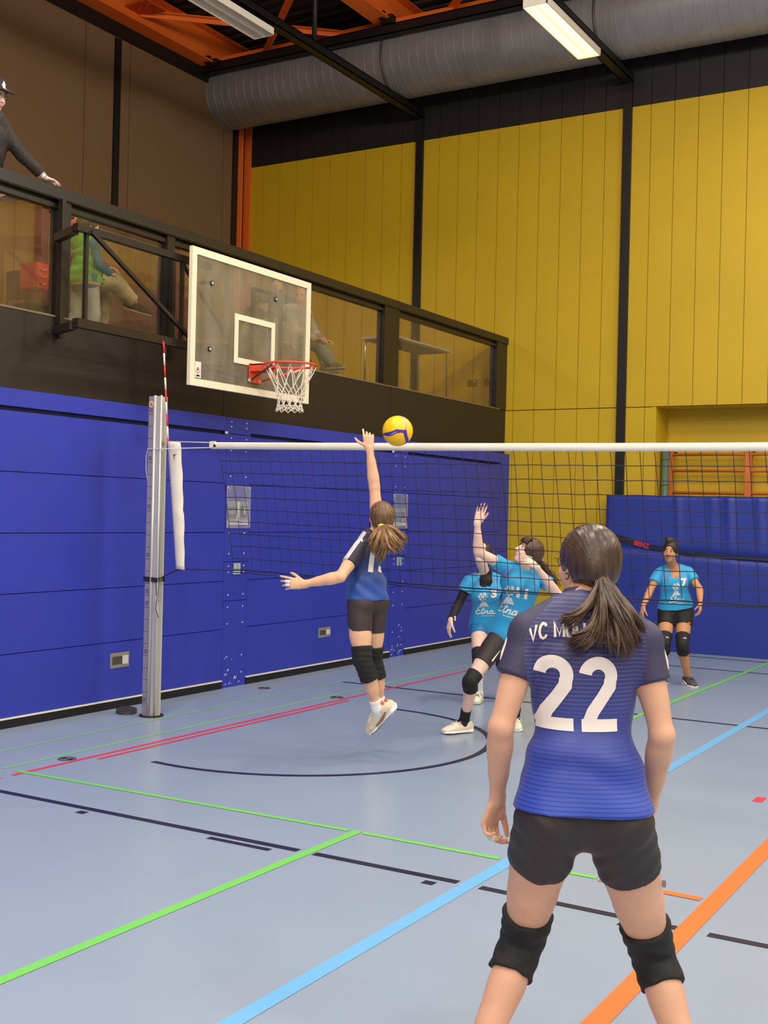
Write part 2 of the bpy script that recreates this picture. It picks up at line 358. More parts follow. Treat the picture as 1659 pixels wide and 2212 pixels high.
# ------------------------------------------------------------------ yellow end wall
YE = 15.6; PX = .3245
bm = bmesh.new(); box(bm, -12.3, 10, YE + .03, YE + .2, 3.25, 9.6, 1)
box(bm, -7.4, -4.96, YE + .03, YE + .2, 0, 3.25, 1)
for c in range(-1, 5):
    cx = -8.68 + 3.245 * c
    for k in range(10):
        x0 = cx + .0 + PX * k; x1 = x0 + PX - .007
        if x1 < -11.9: continue
        box(bm, x0, x1, YE, YE + .03, 3.256, 7.36, 0); box(bm, x0, x1, YE + .004, YE + .03, 7.364, 9.5, 2)
        if -7.4 < x0 < -4.9: box(bm, x0, min(x1, -4.965), YE, YE + .03, .03, 3.245, 0)
WE = struct('wall_end', bm, [M_YEL, M_DARK, M_DBAND])
bm = bmesh.new()
box(bm, -5.02, -4.955, YE + .005, YE + .62, 0, 3.25, 0); box(bm, -4.96, 9, YE + .55, YE + .7, 0, 3.3, 0); box(bm, -4.96, 9, YE + .03, YE + .6, 3.245, 3.3, 0)
struct('wall_recess', bm, M_YEL)
bm = bmesh.new()
for c in range(0, 5): box(bm, -8.68 + 3.245 * c - .06, -8.68 + 3.245 * c + .06, YE - .05, YE + .02, 0 if c == 1 else 3.2, 7.75)
struct('trim_2', bm, M_BLACK)
e = empty('steel_column', (-11.98, 15.45, 3.2), 'orange painted steel I-column in the gallery corner beside the yellow wall', 'column')
bm = bmesh.new()
box(bm, -12.14, -11.85, 15.34, 15.37, 3.2, 9.2); box(bm, -12.01, -11.98, 15.37, 15.57, 3.2, 9.2); box(bm, -12.14, -11.85, 15.56, 15.59, 3.2, 9.2)
finish('column_profile', bm, M_ORANGE, e)
bm = bmesh.new(); box(bm, -12.2, -11.8, 15.3, 15.6, 3.2, 3.22); finish('base_plate', bm, M_STEELBLK, e)
# two plates low on the yellow wall in the gallery
for (x, lab) in ((-7.72, 'small dim socket plate low on the yellow wall behind the gallery glass, left one'), (-7.45, 'small dim socket plate low on the yellow wall behind the gallery glass, right one')):
    bm = bmesh.new(); box(bm, x - .08, x + .08, YE - .012, YE, 3.62, 3.72, bev=.003); o = finish('socket_plate', bm, mat('socket_brown', srgb(120, 95, 35), .5), origin=(x, YE, 3.62)); tag(o, lab, 'socket')
    bm = bmesh.new(); box(bm, x + .02, x + .06, YE - .014, YE - .012, 3.69, 3.70); finish('socket_hole', bm, M_WHITE if x < -7.6 else M_DARK, o)
# other two walls (behind and right of the view)
bm = bmesh.new(); box(bm, -12.3, 10, -10.2, -10, 0, 9.5); struct('wall_back', bm, mat('back_wall_beige', srgb(190, 175, 150), .7))
bm = bmesh.new(); box(bm, 9.8, 10, -10, 15.8, 0, 9.5); struct('wall_right', bm, mat('right_wall_blue', srgb(170, 160, 140), .7))
# ------------------------------------------------------------------ roof
bm = bmesh.new(); y = -10; z0 = 9.16; prev = None
while y < 16.2:
    for dy, dz in ((0, 0), (.10, 0), (.13, .07), (.22, .07), (.25, 0)):
        q = [bm.verts.new((x, y + dy, z0 + dz)) for x in (-12.3, 10)]
        if prev and dy > 0: bm.faces.new((prev[0], prev[1], q[1], q[0]))
        prev = q
    y += .25
box(bm, -12.3, 10, -10, 16.4, 9.3, 9.4)
struct('ceiling', bm, M_DECK)
def ibeam(name, x, y0, y1, zb, h, fw, label):
    e = empty(name, (x, (y0 + y1) / 2, zb), label, 'roof beam')
    bm = bmesh.new(); box(bm, x - fw / 2, x + fw / 2, y0, y1, zb, zb + .02); box(bm, x - .01, x + .01, y0, y1, zb + .02, zb + h - .02); box(bm, x - fw / 2, x + fw / 2, y0, y1, zb + h - .02, zb + h)
    finish('beam_profile', bm, M_ORANGE, e)
    bm = bmesh.new(); box(bm, x - .2, x + .2, y1 - .03, y1, zb, zb + h); finish('end_plate', bm, M_ORANGE, e)
    bm = bmesh.new(); box(bm, x + .02, x + .2, 14.28, 14.4, zb - .06, zb + .05); box(bm, x + .02, x + .1, 14.22, 14.28, zb - .02, zb + .09); finish('clamp', bm, M_BLACK, e)
    return e
ibeam('roof_beam', -11.78, -10, 15.55, 8.62, .50, .28, 'orange steel roof beam running above the brown gallery wall')
ibeam('roof_beam', -8.66, -10, 15.55, 8.70, .46, .3, 'orange steel roof beam over the middle of the picture, clear of the walls')
ibeam('roof_beam', -5.42, -10, 15.55, 8.70, .46, .3, 'orange steel roof beam just above the top edge beyond the lit lamp')
def xb(y, label, w=.12, h=.16, z=8.9, x0=-11.8, x1=10, m_=M_ORANGE, nm='roof_purlin'):
    bm = bmesh.new(); box(bm, x0, x1, y - w / 2, y + w / 2, z, z + h); o = finish(nm, bm, m_, origin=((x0 + x1) / 2, y, z)); tag(o, label, 'roof beam'); return o
xb(12.05, 'orange cross beam meeting the gallery roof beam at a bolted gusset', w=.10, h=.2, z=8.86, x1=-8.8)
xb(14.75, 'orange cross beam seen as a thin strip between the black beam and the duct', w=.18, h=.3, z=8.55)
bm = bmesh.new(); box(bm, -11.95, 10, 14.34, 14.46, 8.50, 8.515); box(bm, -11.95, 10, 14.34, 14.355, 8.5, 8.64); box(bm, -11.95, 10, 14.34, 14.46, 8.625, 8.64)
o = finish('black_channel_beam', bm, M_BLACK, origin=(-1, 14.4, 8.5)); tag(o, 'long black steel channel running just in front of the silver duct', 'roof beam')
def brace(a, b, label, w=.075):
    bm = bmesh.new(); beam(bm, a, b, w, .012); beam(bm, Vector(a) + Vector((0, .045, -.04)), Vector(b) + Vector((0, .045, -.04)), .012, .06)
    o = finish('roof_brace', bm, M_ORANGE, origin=a); tag(o, label, 'roof brace')
brace((-11.75, 12.72, 8.84), (-8.75, 15.4, 8.84), 'flat orange roof brace running from the bolted gusset toward the duct')
brace((-8.7, 12.5, 8.80), (-11.7, 15.4, 8.80), 'flat orange roof brace crossing behind the unlit lamp')
brace((-5.5, 12.5, 8.84), (-8.5, 15.4, 8.84), 'flat orange roof brace between the middle beam and the lit lamp')
bm = bmesh.new(); box(bm, -11.85, -11.35, 12.45, 12.85, 8.80, 8.82)
for i in range(5): disc(bm, (-11.7 + .07 * i, 12.55 + .05 * (i % 2), 8.79), (0, 0, 1), .018, .04, 6)
o = finish('gusset_plate', bm, mat('orange_deep', srgb(190, 70, 22), .5), origin=(-11.6, 12.65, 8.8)); tag(o, 'bolted orange gusset plate on the gallery roof beam', 'gusset plate')
# duct
e = empty('ventilation_duct', (-1, 15.0, 8.3), 'big round silver spiral ventilation duct under the roof along the yellow wall', 'duct')
bm = bmesh.new(); n = 48; x = -11.95; prev = None; R0 = .5
while x < 10:
    for dx, rr in ((0, R0), (.004, R0 + .0035), (.010, R0 + .0035), (.014, R0), (.12, R0)):
        if x + dx > 10: break
        ring = [bm.verts.new((x + dx, 15.0 + rr * math.cos(2 * math.pi * k / n), 8.33 + rr * math.sin(2 * math.pi * k / n))) for k in range(n)]
        if prev and dx >= 0:
            for k in range(n): bm.faces.new((prev[k], prev[(k + 1) % n], ring[(k + 1) % n], ring[k])).smooth = False
        prev = ring
    x += .145
for f in bm.faces: f.smooth = True
for ed in bm.edges:
    if abs(ed.verts[0].co.x - ed.verts[1].co.x) < 1e-5: ed.smooth = False
finish('duct_pipe', bm, M_GALV, e)
for xc in (-8.75, -5.55, -2.3):
    bm = bmesh.new(); tube(bm, [(xc, 15.0 + (R0 + .012) * math.cos(a), 8.33 + (R0 + .012) * math.sin(a)) for a in np.linspace(math.pi * .45, math.pi * 1.75, 24)], .018, 8)
    tube(bm, [(xc, 14.6, 8.66), (xc, 14.48, 8.74), (xc, 14.42, 9.1)], .006, 6); disc(bm, (xc, 14.47, 8.72), (0, 0, 1), .02, .05, 8)
    finish('duct_hanger', bm, mat('hanger_grey', srgb(90, 84, 80), .4, metal=.4), e)
# light tracks and fixtures
def track(x, y0, label):
    e = empty('light_track', (x, 13, 7.7), label, 'light track')
    bm = bmesh.new(); box(bm, x - .07, x + .07, y0, 15.54, 7.68, 7.69); box(bm, x - .07, x - .055, y0, 15.54, 7.68, 7.79); box(bm, x + .055, x + .07, y0, 15.54, 7.68, 7.79); box(bm, x - .07, x + .07, y0, 15.54, 7.78, 7.79)
    finish('track_channel', bm, M_BLACK, e)
    for yy in (12.68, 9.0, 5.0):
        bm = bmesh.new(); tube(bm, [(x, yy, 7.79), (x, yy, 9.16)], .035, 8); finish('hanger_rod', bm, M_BLACK, e)
track(-8.67, 3, 'black light track holding the unlit lamp, ending at the yellow wall')
track(-5.42, 3, 'black light track holding the lit lamp, ending at the wide black wall strip')
M_HOUS = mat('lamp_housing', srgb(245, 240, 228), .5); M_LOUV = mat('lamp_louvre', srgb(245, 245, 240), .5)
M_LIT = mat('lit_diffuser', (1, .9, .6), .5, emit=(1, .84, .44), estr=1.7)
M_LITF = mat('lit_louvre', (1, .85, .5), .5, emit=(1, .78, .36), estr=1.05)
def fixture(x, y0, y1, z, lit, label, wd=.31):
    e = empty('strip_lamp', (x, (y0 + y1) / 2, z), label, 'lamp', 'strip lamps under the light tracks')
    h = wd / 2; t = .012
    bm = bmesh.new(); box(bm, x - h, x + h, y0, y1, z + .085, z + .10); box(bm, x - h, x - h + t, y0, y1, z, z + .1); box(bm, x + h - t, x + h, y0, y1, z, z + .1)
    box(bm, x - h, x + h, y0, y0 + t, z, z + .1); box(bm, x - h, x + h, y1 - t, y1, z, z + .1)
    finish('housing', bm, M_HOUS, e)
    bm = bmesh.new(); box(bm, x - h + t, x + h - t, y0 + t, y1 - t, z + .07, z + .084)
    finish('tube_tray', bm, M_LIT if lit else mat('tray_grey', srgb(240, 240, 236), .5), e)
    bm = bmesh.new(); box(bm, x - .012, x + .012, y0 + t, y1 - t, z + .004, z + .06)
    yy = y0 + .05
    while yy < y1 - .03:
        for xa, xb_ in ((x - h + t, x - .012), (x + .012, x + h - t)):
            xm = (xa + xb_) / 2
            bm.faces.new([bm.verts.new(p) for p in ((xa, yy, z + .004), (xm, yy, z + .02), (xm, yy, z + .06), (xa, yy, z + .06))])
            bm.faces.new([bm.verts.new(p) for p in ((xm, yy, z + .02), (xb_, yy, z + .004), (xb_, yy, z + .06), (xm, yy, z + .06))])
        yy += .055
    finish('louvre', bm, M_LITF if lit else M_LOUV, e)
    for ya in (y0 + .3, y1 - .36): bm = bmesh.new(); box(bm, x - .03, x + .03, ya, ya + .06, z + .1, z + .118); finish('mounting_clip', bm, M_BLACK, e)
    if lit:
        for s in (-1, 1):
            bm = bmesh.new(); tube(bm, [(x + s * .075, y0 + .03, z + .045), (x + s * .075, y1 - .03, z + .045)], .013, 10); finish('fluorescent_tube', bm, mat('tube_glow', (1, .95, .8), .5, emit=(1, .88, .56), estr=3), e)
fixture(-8.78, 9.9, 11.75, 7.56, False, 'unlit white strip lamp with grey louvres, upper left under the black track')
fixture(-5.47, 12.42, 14.17, 7.56, True, 'glowing warm white strip lamp below the track in front of the duct')
# ------------------------------------------------------------------ crash mat against the end wall
def cloth_box(name, x0, x1, y0, y1, z0, z1, m_, parent, seed=0):
    bm = bmesh.new(); nx, nz = 140, 70
    box_rows = []
    def yf(x, z):
        t = noise.noise(Vector((x * .9, z * .6, seed))) * .02
        for fx, am in ((-3.88, .03), (-4.55, .018), (-4.1, .012), (-3.5, .02)):
            d = (x - fx - (z1 - z) * .05) / .035; t -= am * math.exp(-d * d) * max(0, min(1, (z - .9) * .9 - .1))
        t += .035 * math.exp(-((z - (1.30 - (x + 4.4) * .045)) / .05) ** 2)
        t -= .03 * math.exp(-((x + 5.1 - (z - .7) * .6) / .12) ** 2) * max(0, min(1, (1.2 - z)))
        r = .035; e = 0
        for dd in (x - x0, x1 - x, z1 - z):
            if dd < r: e = max(e, r - math.sqrt(max(0, r * r - (r - dd) ** 2)))
        return y0 + t + e
    g = [[bm.verts.new((x0 + (x1 - x0) * i / nx, yf(x0 + (x1 - x0) * i / nx, z0 + (z1 - z0) * j / nz), z0 + (z1 - z0) * j / nz)) for j in range(nz + 1)] for i in range(nx + 1)]
    for i in range(nx):
        for j in range(nz): bm.faces.new((g[i][j], g[i + 1][j], g[i + 1][j + 1], g[i][j + 1])).smooth = True
    top = [bm.verts.new((x0 + (x1 - x0) * i / nx, y1, z1 - .01 * (i in (0, nx)))) for i in range(nx + 1)]
    for i in range(nx): bm.faces.new((g[i][nz], g[i + 1][nz], top[i + 1], top[i]))
    for i in (0, nx):
        sd = [bm.verts.new((x0 + (x1 - x0) * i / nx, y1, z0 + (z1 - z0) * j / nz)) for j in range(nz)] + [top[i]]
        for j in range(nz): bm.faces.new((g[i][j], g[i][j + 1], sd[j + 1], sd[j]))
    return finish(name, bm, m_, parent)
e = empty('crash_mat', (-3.6, 15.42, 0), 'thick blue crash mat stood on edge against the end wall behind the player wearing 7', 'mat')
cloth_box('mat_cover', -5.53, -.6, 15.3, 15.56, .004, 2.045, mat('mat_vinyl', srgb(40, 58, 150), .42, noise_amt=.04, noise_scale=2, bump=.15, bump_scale=40), e)
bm = bmesh.new(); sp = [(-5.53, 1.50), (-5.36, 1.468), (-5.1, 1.41), (-4.74, 1.335), (-4.43, 1.298), (-4.0, 1.27), (-3.37, 1.25), (-.6, 1.18)]
for (xa, za), (xb_, zb) in zip(sp[:-1], sp[1:]):
    h1 = .045 if xa < -4.8 else .018; h2 = .045 if xb_ < -4.8 else .018
    bm.faces.new([bm.verts.new(p) for p in ((xa, 15.293, za - h1), (xb_, 15.293, zb - h2), (xb_, 15.293, zb + h2), (xa, 15.293, za + h1))])
    bm.faces.new([bm.verts.new(p) for p in ((xa, 15.293, za + h1), (xb_, 15.293, zb + h2), (xb_, 15.32, zb + h2), (xa, 15.32, za + h1))])
finish('mat_strap', bm, mat('strap_black', srgb(26, 26, 40), .6), e)
bm = text_bm('BENZ', .085, .004); place_flat(bm, (-5.02, 15.289, 1.365), Vector((1, 0, -.23)).normalized(), Vector((.23, 0, 1)).normalized()); finish('maker_lettering', bm, mat('letter_red', srgb(200, 50, 80), .5), e)
# wall bars and pipe in the recess
M_BAR = mat('varnished_beech', srgb(206, 112, 50), .4, noise_amt=.1, noise_scale=6)
e = empty('wall_bars', (-3.3, 16.0, 0), 'orange brown wooden wall bars in the yellow recess above the blue mat', 'wall bars')
for x in (-4.86, -3.80, -2.74, -1.68):
    bm = bmesh.new(); box(bm, x - .04, x + .04, 15.93, 16.03, 0, 2.72, bev=.006); finish('upright', bm, M_BAR, e)
for z in (2.62, 2.40, 2.10, 1.9, 1.7, 1.5, 1.3, 1.1, .9, .7, .5, .3, .12):
    bm = bmesh.new(); tube(bm, [(-4.86, 15.96, z), (-1.68, 15.96, z)], .02, 8); finish('rung', bm, M_BAR, e)
for x in (-4.86, -3.80, -2.74):
    bm = bmesh.new(); box(bm, x - .05, x + .05, 16.03, 16.15, 2.66, 2.70); box(bm, x - .06, x + .06, 15.95, 16.06, 2.715, 2.735); finish('bracket', bm, mat('bracket_grey', srgb(120, 120, 115), .4, metal=.5), e)
bm = bmesh.new(); tube(bm, [(-4.885, 15.84, 0), (-4.885, 15.84, 2.70)], .05, 16)
for z in (2.69, 2.55, 2.2, 1.9, 1.5): tube(bm, [(-4.885, 15.84, z), (-4.885, 15.84, z + .012)], .057, 16)
o = finish('climbing_pole', bm, mat('pole_green', srgb(92, 118, 100), .45, metal=.2), origin=(-4.885, 15.84, 0)); tag(o, 'dull green round pole standing left of the wooden wall bars', 'pole')
# ------------------------------------------------------------------ volleyball post
YN = 7.5; XP = -6.605
e = empty('net_post', (XP, YN, 0), 'silver aluminium volleyball net post with a grey height scale in front of the blue wall', 'net post')
cosT, sinT = 1, 0
bm = bmesh.new()
# extruded profile: rounded body with two ribs and an open slot facing the net
box(bm, XP - .068, XP + .02, YN - .035, YN + .035, 0, 2.65, bev=.006)
tube(bm, [(XP + .0, YN - .040, 0), (XP + .0, YN - .040, 2.655)], .013, 10)
box(bm, XP + .02, XP + .03, YN - .04, YN + .04, 0, 2.65); box(bm, XP + .03, XP + .062, YN - .04, YN - .03, 0, 2.65); box(bm, XP + .03, XP + .062, YN + .03, YN + .04, 0, 2.65)
tube(bm, [(XP + .062, YN - .036, 0), (XP + .062, YN - .036, 2.655)], .009, 10)
finish('post_profile', bm, M_ALU, e)
bm = bmesh.new(); box(bm, XP - .069, XP - .016, YN - .0385, YN - .0355, 0, 2.65)
z = .1
while z < 2.6:
    box(bm, XP - .066, XP - .018, YN - .0395, YN - .0384, z, z + .003, 1)
    if int(z * 10) % 4 == 1:
        for q in range(3): box(bm, XP - .06, XP - .026, YN - .0395, YN - .0384, z + .022 + .012 * q, z + .027 + .012 * q, 1)
    z += .1
finish('height_scale', bm, [mat('scale_grey', srgb(150, 142, 160), .5), mat('mark_dark', srgb(70, 62, 80), .5)], e)
bm = bmesh.new(); disc(bm, (XP - .043, YN - .0385, 2.585), (0, -1, 0), .026, .002, 24); o = finish('round_sticker', bm, mat('sticker_pink', srgb(232, 200, 190), .5), e)
bm = bmesh.new(); obox(bm, (XP - .045, YN - .0412, 2.592), (1, 0, 0), (0, 1, 0), (0, 0, 1), .012, .0004, .003); obox(bm, (XP - .036, YN - .0412, 2.578), (1, 0, 0), (0, 1, 0), (0, 0, 1), .008, .0004, .006); obox(bm, (XP - .05, YN - .0412, 2.578), (1, 0, 0), (0, 1, 0), (0, 0, 1), .004, .0004, .004, 1)
finish('sticker_print', bm, [mat('letter_red', (0, 0, 0)), M_DARK], o)
bm = bmesh.new(); tube(bm, [(XP + .045, YN, .95), (XP + .045, YN, 2.2)], .004, 6)
for k in range(14): z = 1.0 + k * .085; tube(bm, [(XP + .034, YN - .008, z), (XP + .056, YN - .008, z + .012)], .003, 6)
finish('tension_rack', bm, mat('rack_zinc', srgb(150, 160, 150), .4, metal=.6), e)
bm = bmesh.new(); disc(bm, (XP + .046, YN - .014, 2.265), (0, 1, 0), .018, .02, 16); finish('pulley', bm, mat('brass', srgb(190, 160, 90), .35, metal=.7), e)
bm = bmesh.new(); beam(bm, (XP + .05, YN - .045, .98), (XP + .075, YN - .045, .80), .014, .025); disc(bm, (XP + .05, YN - .05, .98), (0, 1, 0), .02, .03, 14); finish('crank_lever', bm, M_ALU, e)
bm = bmesh.new(); tube(bm, [(XP + .09 * math.cos(a), YN + .09 * math.sin(a), .003) for a in np.linspace(0, 2 * math.pi, 24, endpoint=False)], .012, 6, closed=True); finish('floor_sleeve', bm, M_DARK, e)
bm = bmesh.new()
for z in (1.125, 1.137, 1.15): tube(bm, [(XP - .075, YN - .045, z), (XP + .068, YN - .048, z - .006), (XP + .068, YN + .045, z), (XP - .075, YN + .045, z)], .007, 6, closed=True)
tube(bm, [(XP + .06, YN - .05, 1.13), (XP + .085, YN - .06, .98), (XP + .075, YN - .06, .9), (XP + .1, YN - .055, .82)], .003, 5)
finish('lashing', bm, mat('net_cord', srgb(24, 24, 42), .7), e)
# ------------------------------------------------------------------ net
e = empty('volleyball_net', (-4, YN, 1.2), 'black volleyball net with white top band across the hall', 'net')
def net_top(x): t = (x + 6.04) / 9.5; return 2.262 - .05 * math.sin(math.pi * min(1, max(0, t)) * .9) 
def net_bot(x):
    xs = [-5.8, -4.24, -3.03, -1.65, 2.9]; zs = [1.244, 1.212, 1.20, 1.203, 1.24]
    return float(np.interp(x, xs, zs))
XN1 = 2.95
bm = bmesh.new(); N = 220; pr = None
for i in range(N + 1):
    x = -6.03 + (XN1 + 6.03) * i / N; zt = net_top(x); w_ = .052; wob = .0025 * math.sin(x * 9) + .0015 * math.sin(x * 23)
    sec = [(x, YN - .006 + wob, zt - w_), (x, YN - .010 + wob, zt - w_ * .5), (x, YN - .007 + wob, zt - .002), (x, YN, zt + .003), (x, YN + .007 + wob, zt - .002), (x, YN + .01 + wob, zt - w_ * .5), (x, YN + .006 + wob, zt - w_)]
    q = [bm.verts.new(p) for p in sec]
    if pr:
        for k in range(6): bm.faces.new((pr[k], pr[k + 1], q[k + 1], q[k])).smooth = True
        bm.faces.new((pr[6], pr[0], q[0], q[6]))
    pr = q
finish('top_band', bm, mat('band_white', srgb(236, 230, 218), .7, bump=.3, bump_scale=60), e)
bm = bmesh.new(); box(bm, -6.055, -5.99, YN - .012, YN + .012, 2.215, 2.272, bev=.006); disc(bm, (-5.995, YN - .013, 2.235), (0, -1, 0), .012, .003, 14, 1); finish('band_end', bm, [mat('band_white', (0, 0, 0)), M_DARK], e)
bm = bmesh.new(); ROWS = 10
def net_pt(c, r):
    """c = column count (0.1 m), r = row fraction 0..1"""
    x = -5.985 + c * .1
    zt = net_top(x) - .05; zb = net_bot(x); z = zt + (zb - zt) * r
    lean = .20 * (r ** .7) * math.exp(-c * .06) + (.075 + .02 * math.sin(c * .9)) * r * (1 - math.exp(-c * .05))
    dx = lean + .0025 * math.sin(c * 1.7 + r * 7)
    z += .0018 * math.sin(c * 2.3 + r * 11)
    y = YN + .012 * math.sin(r * 3.1) * math.sin(c * .35)
    return Vector((x + dx, y, z))
NC = 88
for c in range(NC + 1):
    tube(bm, [net_pt(c, r / 20) for r in range(21)], 0.0024 if c else .0035, 4, caps=False)
for r in range(1, ROWS):
    tube(bm, [net_pt(c / 2, r / ROWS) for c in range(2 * NC + 1)], .0028, 4, caps=False)
o = finish('net_mesh', bm, mat('net_cord', (0, 0, 0)), e)
bm = bmesh.new(); tube(bm, [net_pt(c, 1) + Vector((0, 0, .004)) for c in range(NC + 1)], .0055, 6); tube(bm, [net_pt(c, 1) + Vector((0, -.003, -.014 - .006 * math.sin(c * .4))) for c in range(NC + 1)], .0035, 6)
finish('bottom_rope', bm, mat('net_cord', (0, 0, 0)), e)
bm = bmesh.new(); tube(bm, [net_pt(0, 1), (-6.26, YN, 1.232), (-6.36, YN, 1.222), (XP + .07, YN - .03, 1.14)], .0045, 6); finish('side_rope', bm, mat('net_cord', (0, 0, 0)), e)
bm = bmesh.new(); tube(bm, [(-6.04, YN, 2.262), (XP + .05, YN, 2.278)], .0035, 6); tube(bm, [(-6.04, YN, 2.222), (XP + .04, YN - .05, 2.212), (XP - .06, YN - .05, 2.215), (XP - .085, YN - .04, 2.16), (XP - .088, YN - .035, 2.05), (XP - .07, YN - .036, 1.95)], .0035, 6)
finish('tension_cord', bm, mat('cord_white', srgb(225, 225, 235), .6), e)
# antenna with its white sleeve
e = empty('net_antenna', (-6.42, YN, 1.24), 'red and white striped antenna rod rising beside the net post', 'antenna')
a0, a1 = Vector((-6.40, YN, 1.25)), Vector((-6.568, YN - .0, 3.108)); L = (a1 - a0).length; d = (a1 - a0).normalized()
bm = bmesh.new(); seg = .1015; k = 0; t = L
while t > L - .86:
    tube(bm, [a1 - d * (k * seg), a1 - d * ((k + 1) * seg)], .0075, 10, mi=k % 2); k += 1; t -= seg
finish('striped_rod', bm, [mat('signal_red', srgb(212, 40, 48), .4), M_WHITE], e)
bm = bmesh.new(); pr = None
for i in range(31):
    t = i / 30; z = 2.272 - 1.04 * t; xa = -6.488 + .12 * t; wd = .130 - .045 * t + (.012 if t > .55 else 0)
    bul = .012 * math.sin(t * 5) + .004 * math.sin(t * 31)
    q = [bm.verts.new((xa, YN - .012, z)), bm.verts.new((xa + wd * .3, YN - .026 + bul * .3, z)), bm.verts.new((xa + wd, YN - .012 + bul, z - .006)), bm.verts.new((xa + wd, YN - .002 + bul, z - .006)), bm.verts.new((xa + wd * .3, YN + .02, z)), bm.verts.new((xa, YN + .005, z))]
    if pr:
        for k in range(6): bm.faces.new((pr[k], pr[(k + 1) % 6], q[(k + 1) % 6], q[k])).smooth = True
    else: bm.faces.new(q)
    pr = q
bm.faces.new(pr[::-1])
for a, b in (((-6.405, 2.165), (-6.385, 2.155)), ((-6.395, 2.17), (-6.40, 2.145)), ((-6.392, 2.16), (-6.375, 2.168)), ((-6.40, 2.142), (-6.39, 2.135))): beam(bm, (a[0], YN - .036, a[1]), (b[0], YN - .034, b[1]), .004, .004, 1)
for x in (-6.40, -6.375): disc(bm, (x, YN - .034, 2.25), (0, 1, 0), .003, .003, 8, 1)
finish('fabric_sleeve', bm, [mat('sleeve_cloth', srgb(226, 218, 206), .8, bump=.3, bump_scale=50), M_DARK], e)
# floor cover leaning on its rim beside the post, and floor sockets
e = empty('floor_socket_cover', (-6.86, 7.48, 0), 'round dark brass floor cover lying beside the foot of the net post', 'floor cover')
bm = bmesh.new(); tube(bm, [(-6.86, 7.48, 0), (-6.86, 7.48, .014), (-6.86, 7.48, .0145)], [.085, .088, .08], 28); finish('lower_disc', bm, mat('old_brass', srgb(80, 76, 58), .35, metal=.5, noise_amt=.3, noise_scale=40), e)
bm = bmesh.new(); tube(bm, [(-6.855, 7.475, .016), (-6.853, 7.473, .03)], [.084, .086], 28); finish('upper_disc', bm, mat('old_brass', (0, 0, 0)), e)
for (x, y, lab) in ((-6.79, 9.33, 'flat round floor socket lid nearest the blue wall'), (-5.925, 9.29, 'flat round floor socket lid beside the far end of the double red line'), (-5.91, 5.87, 'flat round floor socket lid beside the red line at the left edge')):
    bm = bmesh.new(); disc(bm, (x, y, 0), (0, 0, 1), .062, .003, 24); o = finish('floor_socket', bm, mat('lid_grey', srgb(120, 130, 140), .35, metal=.3), origin=(x, y, 0)); tag(o, lab, 'floor socket')
    bm = bmesh.new()
    for s in (-1, 1): bm2 = disc(bm, (x + s * .028, y, .003), (0, 0, 1), .02, .0012, 14)
    tube(bm, [(x + .058 * math.cos(a), y + .058 * math.sin(a), .003) for a in np.linspace(0, 6.283, 24, endpoint=False)], .003, 4, closed=True)
    finish('lid_ring', bm, M_DARK, o)
# ------------------------------------------------------------------ basketball goal
XB = -6.6
e = empty('basketball_goal', (XB, 8.8, 2.8), 'basketball goal with white framed glass board hung in front of the gallery', 'basketball goal')
y0, y1, z0, z1 = 7.885, 9.70, 2.79, 3.985
bm = bmesh.new(); fw = .062
box(bm, XB - .035, XB, y0, y1, z0, z0 + fw); box(bm, XB - .035, XB, y0, y1, z1 - fw, z1); box(bm, XB - .035, XB, y0, y0 + fw, z0 + fw, z1 - fw); box(bm, XB - .035, XB, y1 - fw, y1, z0 + fw, z1 - fw)
bd = finish('board_frame', bm, mat('board_white', srgb(240, 228, 200), .5), e)
bm = bmesh.new(); box(bm, XB - .022, XB - .010, y0 + fw, y1 - fw, z0 + fw, z1 - fw); finish('board_glass', bm, glass_mat('milky_board_glass', (.80, .77, .70), (.17, (.62, .58, .48))), e)
bm = bmesh.new(); a, b, c_, d_, t = 8.50, 9.115, 3.055, 3.50, .052
box(bm, XB - .009, XB - .003, a, b, c_, c_ + t); box(bm, XB - .009, XB - .003, a, b, d_ - t, d_); box(bm, XB - .009, XB - .003, a, a + t, c_ + t, d_ - t); box(bm, XB - .009, XB - .003, b - t, b, c_ + t, d_ - t)
finish('target_square', bm, mat('board_white', (0, 0, 0)), e)
for (y, z) in ((8.16, 3.71), (8.15, 3.13), (9.12, 3.73)):
    bm = bmesh.new(); disc(bm, (XB - .009, y, z), (1, 0, 0), .022, .008, 18, 1); disc(bm, (XB - .002, y, z), (1, 0, 0), .012, .006, 14, 0); finish('bolt', bm, [M_ALU, M_DARK], e)
bm = bmesh.new(); box(bm, XB - .009, XB + .001, 7.955, 8.03, 2.86, 3.0); o = finish('maker_sticker', bm, M_WHITE, e)
bm = bmesh.new(); tube(bm, [(XB + .002, 7.99 + .02 * math.cos(a), 2.925 + .022 * math.sin(a)) for a in np.linspace(2.6, 6.5, 12)], .003, 6, mi=0); box(bm, XB + .001, XB + .003, 7.98, 7.998, 2.925, 2.952, 0); box(bm, XB + .001, XB + .003, 7.968, 8.012, 2.872, 2.886, 1)
finish('sticker_mark', bm, [mat('letter_red', (0, 0, 0)), M_DARK], o)
bm = bmesh.new(); box(bm, XB + .0, XB + .002, 9.50, 9.60, 2.81, 2.835, 0); finish('corner_logo', bm, M_DARK, bd)
M_RIM = mat('rim_red', srgb(226, 78, 46), .4)
YR, ZR = 8.80, 3.05; XR = XB + .02 + .15 + .235
bm = bmesh.new(); box(bm, XB, XB + .012, YR - .085, YR + .085, 2.90, 3.075); box(bm, XB + .012, XB + .17, YR - .085, YR - .07, 3.0, 3.065); box(bm, XB + .012, XB + .17, YR + .07, YR + .085, 3.0, 3.065)
box(bm, XB + .012, XB + .19, YR - .085, YR + .085, 3.055, 3.068)
